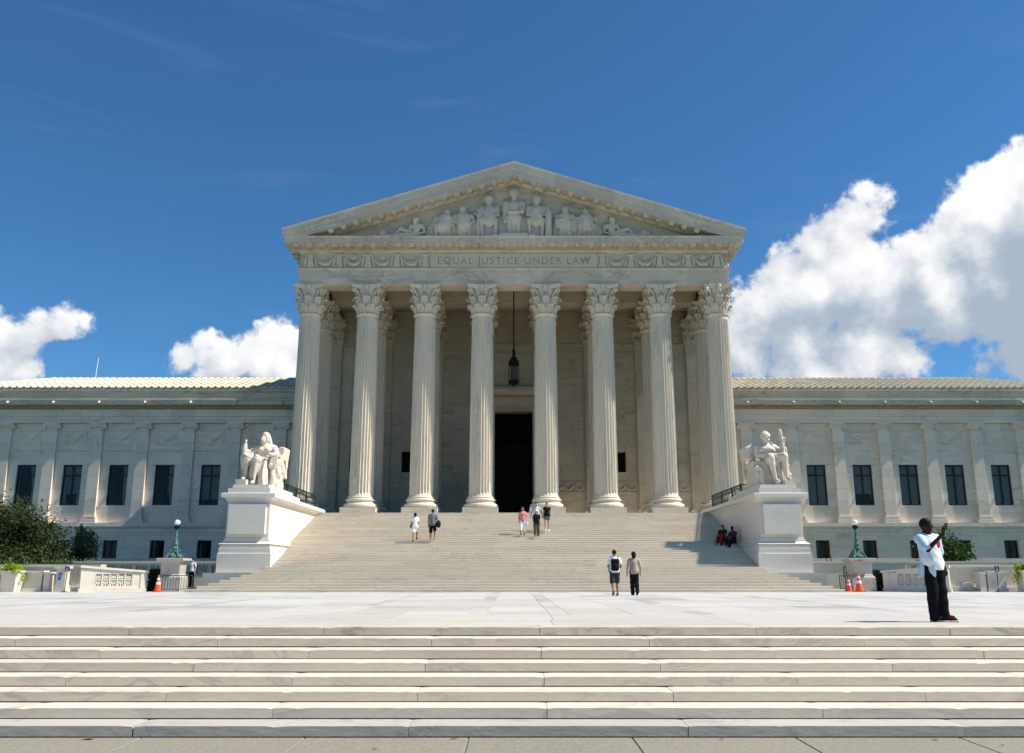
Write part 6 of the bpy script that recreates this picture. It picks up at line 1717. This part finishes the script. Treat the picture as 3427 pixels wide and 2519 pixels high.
PI = math.pi
walk1 = dict(kR=(-0.10, -0.14, 0.52), aR=(-0.10, -0.10, 0.10), kL=(0.10, 0.03, 0.50), aL=(0.10, 0.30, 0.19), toeL=(0.02, -0.75, -0.85), eR=(-0.24, 0.10, 1.14), wR=(-0.25, 0.10, 0.88), eL=(0.24, -0.04, 1.13), wL=(0.24, -0.16, 0.90))
climb = dict(kR=(-0.10, -0.20, 0.62), aR=(-0.10, -0.16, 0.21), kL=(0.10, 0.02, 0.50), aL=(0.10, 0.10, 0.085), toeR=(0, -1, -0.05))
# the man photographing at right, in three-quarter view
loc = (7.25, 15.57, 0.0); rzm = R(17)
mp_ = dict(hed=(-0.075, -0.02, 1.615), look=R(34), nek=(-0.06, 0.01, 1.46), che=(-0.035, 0.01, 1.27), sR=(-0.235, 0.0, 1.385), sL=(0.125, 0.01, 1.385), eR=(-0.24, -0.18, 1.20), wR=(0.02, -0.28, 1.455), eL=(0.21, 0.05, 1.13), wL=(0.20, -0.04, 0.90), fdirR=(0.05, -0.30, 1), fdirL=(0, -0.2, -1),
           kR=(-0.085, -0.02, 0.50), aR=(-0.05, 0.03, 0.085), kL=(0.085, -0.04, 0.50), aL=(0.09, -0.05, 0.085), toeR=(0.80, -0.60, -0.28), toeL=(0.85, -0.5, -0.28))
tm, A, k = person(loc, rzm, 1.78, 'tall man in pale blue open shirt and dark jeans raising a phone on the plaza', 'dark', (0.012, 0.010, 0.009), (0.80, 0.80, 0.84), (0.007, 0.007, 0.010), (0.035, 0.012, 0.012), mp_, h=0.0105, sleeves=0.0, top_hem=0.86, finger=0.0098, group='visitors on the stairs and plaza')
# open plaid overshirt
mpl, tpl, bpl = mat_base('plaid_shirt')
cpl = tpl.new('ShaderNodeTexCoord').outputs['Object']
sx_ = tpl.new('ShaderNodeSeparateXYZ'); tpl.put(sx_.inputs[0], cpl)
def stripe(c, f): return tpl.smooth(tpl.math('SINE', tpl.math('MULTIPLY', c, f)), 0.55, 0.85)
st = tpl.math('MAXIMUM', stripe(sx_.outputs['X'], 150.0), stripe(sx_.outputs['Z'], 150.0))
tpl.put(bpl.inputs['Base Color'], tpl.mix(tpl.math('MULTIPLY', st, 0.45), (0.50, 0.66, 0.78, 1), (0.20, 0.34, 0.52, 1))); bpl.inputs['Roughness'].default_value = 0.85
S = Solid().ell(A['che'] + (0, 0.01, 0.04), (0.180, 0.128, 0.18), k=0.08).cap(A['pel'] + (-0.01, 0.02, -0.08), A['che'], 0.188, 0.155, k=0.08).cap(A['nek'] - (0, 0, 0.03), A['sR'], 0.072, 0.074, k=0.06).cap(A['nek'] - (0, 0, 0.03), A['sL'], 0.072, 0.074, k=0.06)
for q in 'RL': S.cap(A['s' + q], A['s' + q] * 0.15 + A['e' + q] * 0.85, 0.078, 0.080, k=0.04)
S.cut_ell(A['nek'] + (0, -0.03, 0.055), (0.10, 0.11, 0.09), k=0.015)
S.cut_box((0.015, -0.16, 1.05), (0.115, 0.145, 0.48), rot=rot(ry=-0.10))
S.cap((-0.15, 0.06, 0.92), (-0.20, 0.10, 0.76), 0.06, 0.05, k=0.06)
S.keep(2, 0.74, 1.47)
link('overshirt', S.mesh('overshirt', mpl, 0.0095, lambda X, Y, Z: 0.005 * np.sin(17 * Z + 12 * X) * np.sin(9 * X + 2) + 0.003 * np.sin(30 * X + 8 * Z)), tm)
# red print on the tee, a thin raised patch that follows the chest
S = Solid().ell((0.03, -0.122, 1.30), (0.06, 0.016, 0.085), k=0.02); link('shirt_print', S.mesh('shirt_print', cloth('red_print', (0.55, 0.02, 0.05)), 0.009), tm)
S = Solid().ell((-0.02, -0.126, 1.20), (0.06, 0.010, 0.03), k=0.02); link('shirt_print', S.mesh('shirt_print', cloth('grey_print', (0.62, 0.56, 0.52)), 0.009), tm)
for q, s in (('R', -1), ('L', 1)):
    hd = A['hed']; lk = R(34); dx, dy = math.sin(lk), -math.cos(lk)
    c = hd + np.array((dx * 0.088 - dy * s * 0.032, dy * 0.088 + dx * s * 0.032, 0.012))
    link('eye', Solid().ell(c, (0.011, 0.010, 0.008)).mesh('eye', cloth('eye_dark', (0.10, 0.09, 0.085), 0.3), 0.004), tm)
hd = A['hed']; link('mouth', Solid().ell(hd + np.array((dx * 0.092, dy * 0.092, -0.062)), (0.024, 0.010, 0.008), rot(rz=lk)).mesh('mouth', cloth('lips', (0.10, 0.035, 0.03), 0.5), 0.005), tm)
for q in 'RL':
    a = A['a' + q]; s = -1 if q == 'R' else 1
    link('shoe_sole', Solid().box(a + (0.05, -0.05, -0.072), (0.050, 0.150, 0.013), 0.010, rot=rot(rz=0.80)).mesh('shoe_sole', cloth('sole_rubber', (0.62, 0.60, 0.52)), 0.009), tm)
    link('shoe_tongue', Solid().ell(a + (0.07, -0.07, 0.0), (0.035, 0.06, 0.03), rot(rz=0.8)).mesh('shoe_tongue', cloth('red_suede', (0.15, 0.02, 0.014)), 0.009), tm)
w = A['wR']
ph = thing('phone', loc, 'dark phone held up in the hand of the standing man', 'phone', rz=rzm); ph.scale = (k, k, k)
MB().cbox((w[0] + 0.03, w[1] - 0.055, w[2] + 0.125), (0.034, 0.006, 0.062), rz=0.15, rx=0.10).build('phone_body', cloth('phone_case', (0.03, 0.028, 0.03), 0.3), ph)
MB().cbox((w[0] + 0.03, w[1] - 0.0475, w[2] + 0.125), (0.030, 0.0008, 0.052), rz=0.15, rx=0.10).build('screen', cloth('phone_screen', (0.02, 0.03, 0.05), 0.1), ph)

# couple walking away
l1 = (3.70, 33.15, 0); l2 = (4.58, 34.3, 0)
t1, A1, k1 = person(l1, PI, 1.68, 'man with white tee, grey shorts and black backpack walking towards the stairs', 'tan', (0.03, 0.02, 0.015), (0.80, 0.80, 0.84), (0.045, 0.045, 0.05), (0.12, 0.12, 0.12), dict(walk1, eL=(0.24, 0.0, 1.12), wL=(0.20, -0.18, 1.02), eR=(-0.25, 0.02, 1.12), wR=(-0.20, -0.18, 1.02)), bot='shorts', top_hem=0.88, h=0.0145)
S = Solid().box((0, 0.175, 1.17), (0.155, 0.085, 0.23), 0.07, k=0.05).ell((0, 0.24, 1.08), (0.12, 0.06, 0.12), k=0.05)
bp_ = thing('backpack', l1, 'black backpack on the back of the man in white tee', 'backpack', rz=PI); bp_.scale = (k1,) * 3
link('pack', S.mesh('pack', cloth('pack_nylon', (0.012, 0.011, 0.012)), 0.015), bp_)
for s in (-1, 1): link('strap', Solid().cap((s * 0.10, 0.10, 1.36), (s * 0.125, 0.03, 1.475), 0.026, k=0.02).cap((s * 0.125, 0.03, 1.475), (s * 0.125, -0.11, 1.38), 0.026, k=0.02).cap((s * 0.125, -0.11, 1.38), (s * 0.15, -0.10, 1.10), 0.022, k=0.02).mesh('strap', cloth('strap_web', (0.015, 0.014, 0.02)), 0.013), bp_)
person(l2, PI, 1.64, 'man in beige tee and black trousers walking beside the backpack man', 'light', (0.018, 0.012, 0.010), (0.40, 0.32, 0.27), (0.012, 0.012, 0.014), (0.03, 0.03, 0.03), dict(walk1, kR=(-0.09, 0.02, 0.50), aR=(-0.09, 0.16, 0.15), toeR=(0, -0.8, -0.7), kL=(0.08, -0.08, 0.51), aL=(0.07, -0.05, 0.085), toeL=None, eL=(0.27, 0.05, 1.13), wL=(0.30, 0.02, 0.87), eR=(-0.26, 0.03, 1.12), wR=(-0.27, -0.06, 0.87)), hair='bob', top_hem=0.84, h=0.0145)

def on_stairs(x, y): return (x, y, snap(x, y + 0.12))
# two going up at left
lw = on_stairs(-5.40, 47.89); tw_, Aw, kw_ = person(lw, PI, 1.55, 'woman in white top and white skirt climbing the stairs at left', 'tan', (0.03, 0.018, 0.012), (0.82, 0.82, 0.86), (0.80, 0.80, 0.84), (0.10, 0.06, 0.04), climb, hair='bob', bot='skirt', female=True, h=0.0145, sleeves=0.5)
hb = thing('handbag', lw, 'brown handbag at the side of the woman in white', 'handbag', rz=PI); hb.scale = (kw_,) * 3
link('bag_body', Solid().box((0.25, 0.02, 0.92), (0.055, 0.13, 0.10), 0.03).mesh('bag_body', cloth('brown_leather', (0.10, 0.065, 0.035)), 0.016), hb)
link('strap', Solid().cap((0.25, 0.10, 1.0), (0.17, 0.02, 1.47), 0.012).cap((0.25, -0.06, 1.0), (0.17, 0.0, 1.47), 0.012).mesh('strap', cloth('brown_strap', (0.08, 0.05, 0.03)), 0.01), hb)
lb = on_stairs(-4.44, 47.89); tb_, Ab, kb_ = person(lb, PI, 1.74, 'man in grey tee and black shorts climbing the stairs with a shoulder bag', 'tan', (0.025, 0.018, 0.012), (0.16, 0.17, 0.19), (0.010, 0.010, 0.012), (0.25, 0.24, 0.23), dict(climb, eR=(-0.27, 0.06, 1.14), wR=(-0.26, 0.05, 0.90)), bot='shorts', h=0.0145, top_hem=0.86)
sb_ = thing('shoulder_bag', lb, 'large dark shoulder bag hanging beside the man in grey tee', 'bag', rz=PI); sb_.scale = (kb_,) * 3
link('bag_body', Solid().ell((-0.32, 0.05, 0.95), (0.12, 0.17, 0.20), k=0.03).box((-0.32, 0.05, 0.90), (0.10, 0.16, 0.15), 0.05, k=0.05).mesh('bag_body', cloth('bag_nylon', (0.015, 0.017, 0.03)), 0.018), sb_)
link('strap', Solid().cap((-0.30, 0.02, 1.10), (0.10, 0.12, 1.44), 0.018).cap((-0.3, 0.0, 1.1), (0.08, -0.12, 1.42), 0.018).mesh('strap', cloth('bag_strap', (0.015, 0.015, 0.02)), 0.013), sb_)
# four coming down in the middle
down = dict(kR=(-0.10, -0.12, 0.52), aR=(-0.10, -0.20, 0.12), kL=(0.10, -0.04, 0.50), aL=(0.10, 0.10, 0.13), toeL=(0, -0.9, -0.5))
person(on_stairs(0.47, 49.33), 0, 1.60, 'woman in pink top and white cropped trousers coming down the stairs', 'tan', (0.09, 0.035, 0.02), (0.62, 0.22, 0.25), (0.78, 0.78, 0.80), (0.12, 0.07, 0.05), down, hair='bob', bot='capri', female=True, h=0.0145, top_hem=0.84)
lp = on_stairs(0.47, 49.33); pb_ = thing('white_bag', lp, 'small white bag in the hand of the woman in pink', 'bag'); pb_.scale = (1.6 / 1.75,) * 3
link('bag_body', Solid().box((0.27, -0.08, 0.70), (0.06, 0.05, 0.13), 0.03).mesh('bag_body', cloth('white_plastic', (0.75, 0.77, 0.82)), 0.015), pb_)
link('handle', Solid().cap((0.24, -0.08, 0.82), (0.255, -0.07, 0.88), 0.010).cap((0.30, -0.08, 0.82), (0.275, -0.07, 0.88), 0.010).mesh('handle', cloth('white_handle', (0.7, 0.72, 0.75)), 0.008), pb_)
person(on_stairs(1.25, 48.85), 0, 1.52, 'person in white sun hat, black top and olive trousers coming down the stairs', 'light', (0.05, 0.04, 0.03), (0.014, 0.013, 0.013), (0.075, 0.075, 0.045), (0.40, 0.40, 0.40), dict(down, eR=(-0.25, 0.05, 1.14), wR=(-0.22, -0.10, 0.95)), hair='bob', h=0.0145, female=True, hat=((0.80, 0.80, 0.78), 'brim'), top_hem=0.86)
person(on_stairs(1.27, 50.1), 0, 1.68, 'man in pale grey tee standing behind the person in sun hat', 'light', (0.06, 0.045, 0.03), (0.46, 0.50, 0.56), (0.10, 0.10, 0.11), (0.1, 0.1, 0.1), dict(down, eR=(-0.30, 0.03, 1.14), wR=(-0.33, 0.0, 0.90), eL=(0.30, 0.03, 1.14), wL=(0.36, -0.02, 0.90)), h=0.0145)
person(on_stairs(1.87, 50.1), 0, 1.66, 'woman in black sleeveless top and denim shorts with bare legs on the stairs', 'light', (0.12, 0.07, 0.04), (0.012, 0.012, 0.012), (0.10, 0.18, 0.26), (0.75, 0.75, 0.75), dict(down, eL=(0.26, 0.02, 1.14), wL=(0.22, -0.14, 1.02)), hair='long', bot='hotpants', female=True, h=0.0145, sleeves=0.12)
# two sitting in the shade of the right cheek
sit = dict(pel=(0, 0, 0.13), che=(0, 0.0, 0.46), nek=(0, -0.02, 0.66), hed=(0, -0.06, 0.82), sR=(-0.18, -0.01, 0.59), sL=(0.18, -0.01, 0.59), hR=(-0.09, -0.02, 0.12), hL=(0.09, -0.02, 0.12), kR=(-0.14, -0.42, 0.24), kL=(0.14, -0.42, 0.24), aR=(-0.13, -0.55, -0.16), aL=(0.13, -0.55, -0.16), eR=(-0.26, -0.15, 0.36), eL=(0.26, -0.15, 0.36), wR=(-0.14, -0.36, 0.34), wL=(0.14, -0.36, 0.34), fdirR=(0.5, -0.8, -0.1), fdirL=(-0.5, -0.8, -0.1), toeR=(0, -1, -0.1), toeL=(0, -1, -0.1))
def seat_z(y): return snap(0, y + 0.02)
ysr = 47.95
person((11.35, ysr, seat_z(ysr)), R(-38), 1.66, 'person in dark top sitting on the shaded steps with a red garment', 'light', (0.02, 0.015, 0.012), (0.02, 0.02, 0.028), (0.02, 0.02, 0.025), (0.02, 0.02, 0.02), sit, hair='bob', h=0.016, top_hem=0.06, collar=0.69)
rc = thing('red_jacket', (11.35, ysr - 0.15, seat_z(ysr)), 'red jacket across the lap of the person on the shaded steps', 'jacket', rz=R(-38))
link('cloth_body', Solid().ell((0.0, -0.22, 0.30), (0.24, 0.26, 0.06), rot(rx=-0.15), k=0.03).cap((-0.2, -0.35, 0.26), (-0.24, -0.40, 0.0), 0.05, 0.06, k=0.06).cap((0.05, -0.44, 0.26), (0.05, -0.48, -0.02), 0.05, 0.08, k=0.06).mesh('red_jacket', cloth('red_cotton', (0.30, 0.018, 0.03)), 0.018, lambda X, Y, Z: 0.008 * np.sin(28 * X + 18 * Y)), rc)
link('sleeve', Solid().cap((0.2, -0.2, 0.3), (0.30, -0.34, 0.06), 0.05, 0.045).mesh('sleeve', cloth('red_cotton', (0.30, 0.018, 0.03)), 0.018), rc)
person((11.80, ysr - 0.42, seat_z(ysr - 0.42)), R(-52), 1.70, 'person in dark clothes sitting back against the shaded stair cheek', 'dark', (0.012, 0.01, 0.01), (0.03, 0.03, 0.06), (0.014, 0.014, 0.018), (0.03, 0.03, 0.03), dict(sit, look=R(20)), h=0.016, top_hem=0.06, collar=0.69)
# the guard beside the left pedestal
person((-19.55, 54.0, 0.0), R(-20), 1.74, 'guard in white shirt, dark trousers and dark cap beside the left pedestal', 'light', (0.03, 0.025, 0.02), (0.62, 0.66, 0.74), (0.015, 0.016, 0.025), (0.02, 0.02, 0.02), dict(eR=(-0.27, 0.04, 1.14), wR=(-0.24, -0.10, 0.95)), h=0.016, hat=((0.015, 0.015, 0.025), 'cap'))
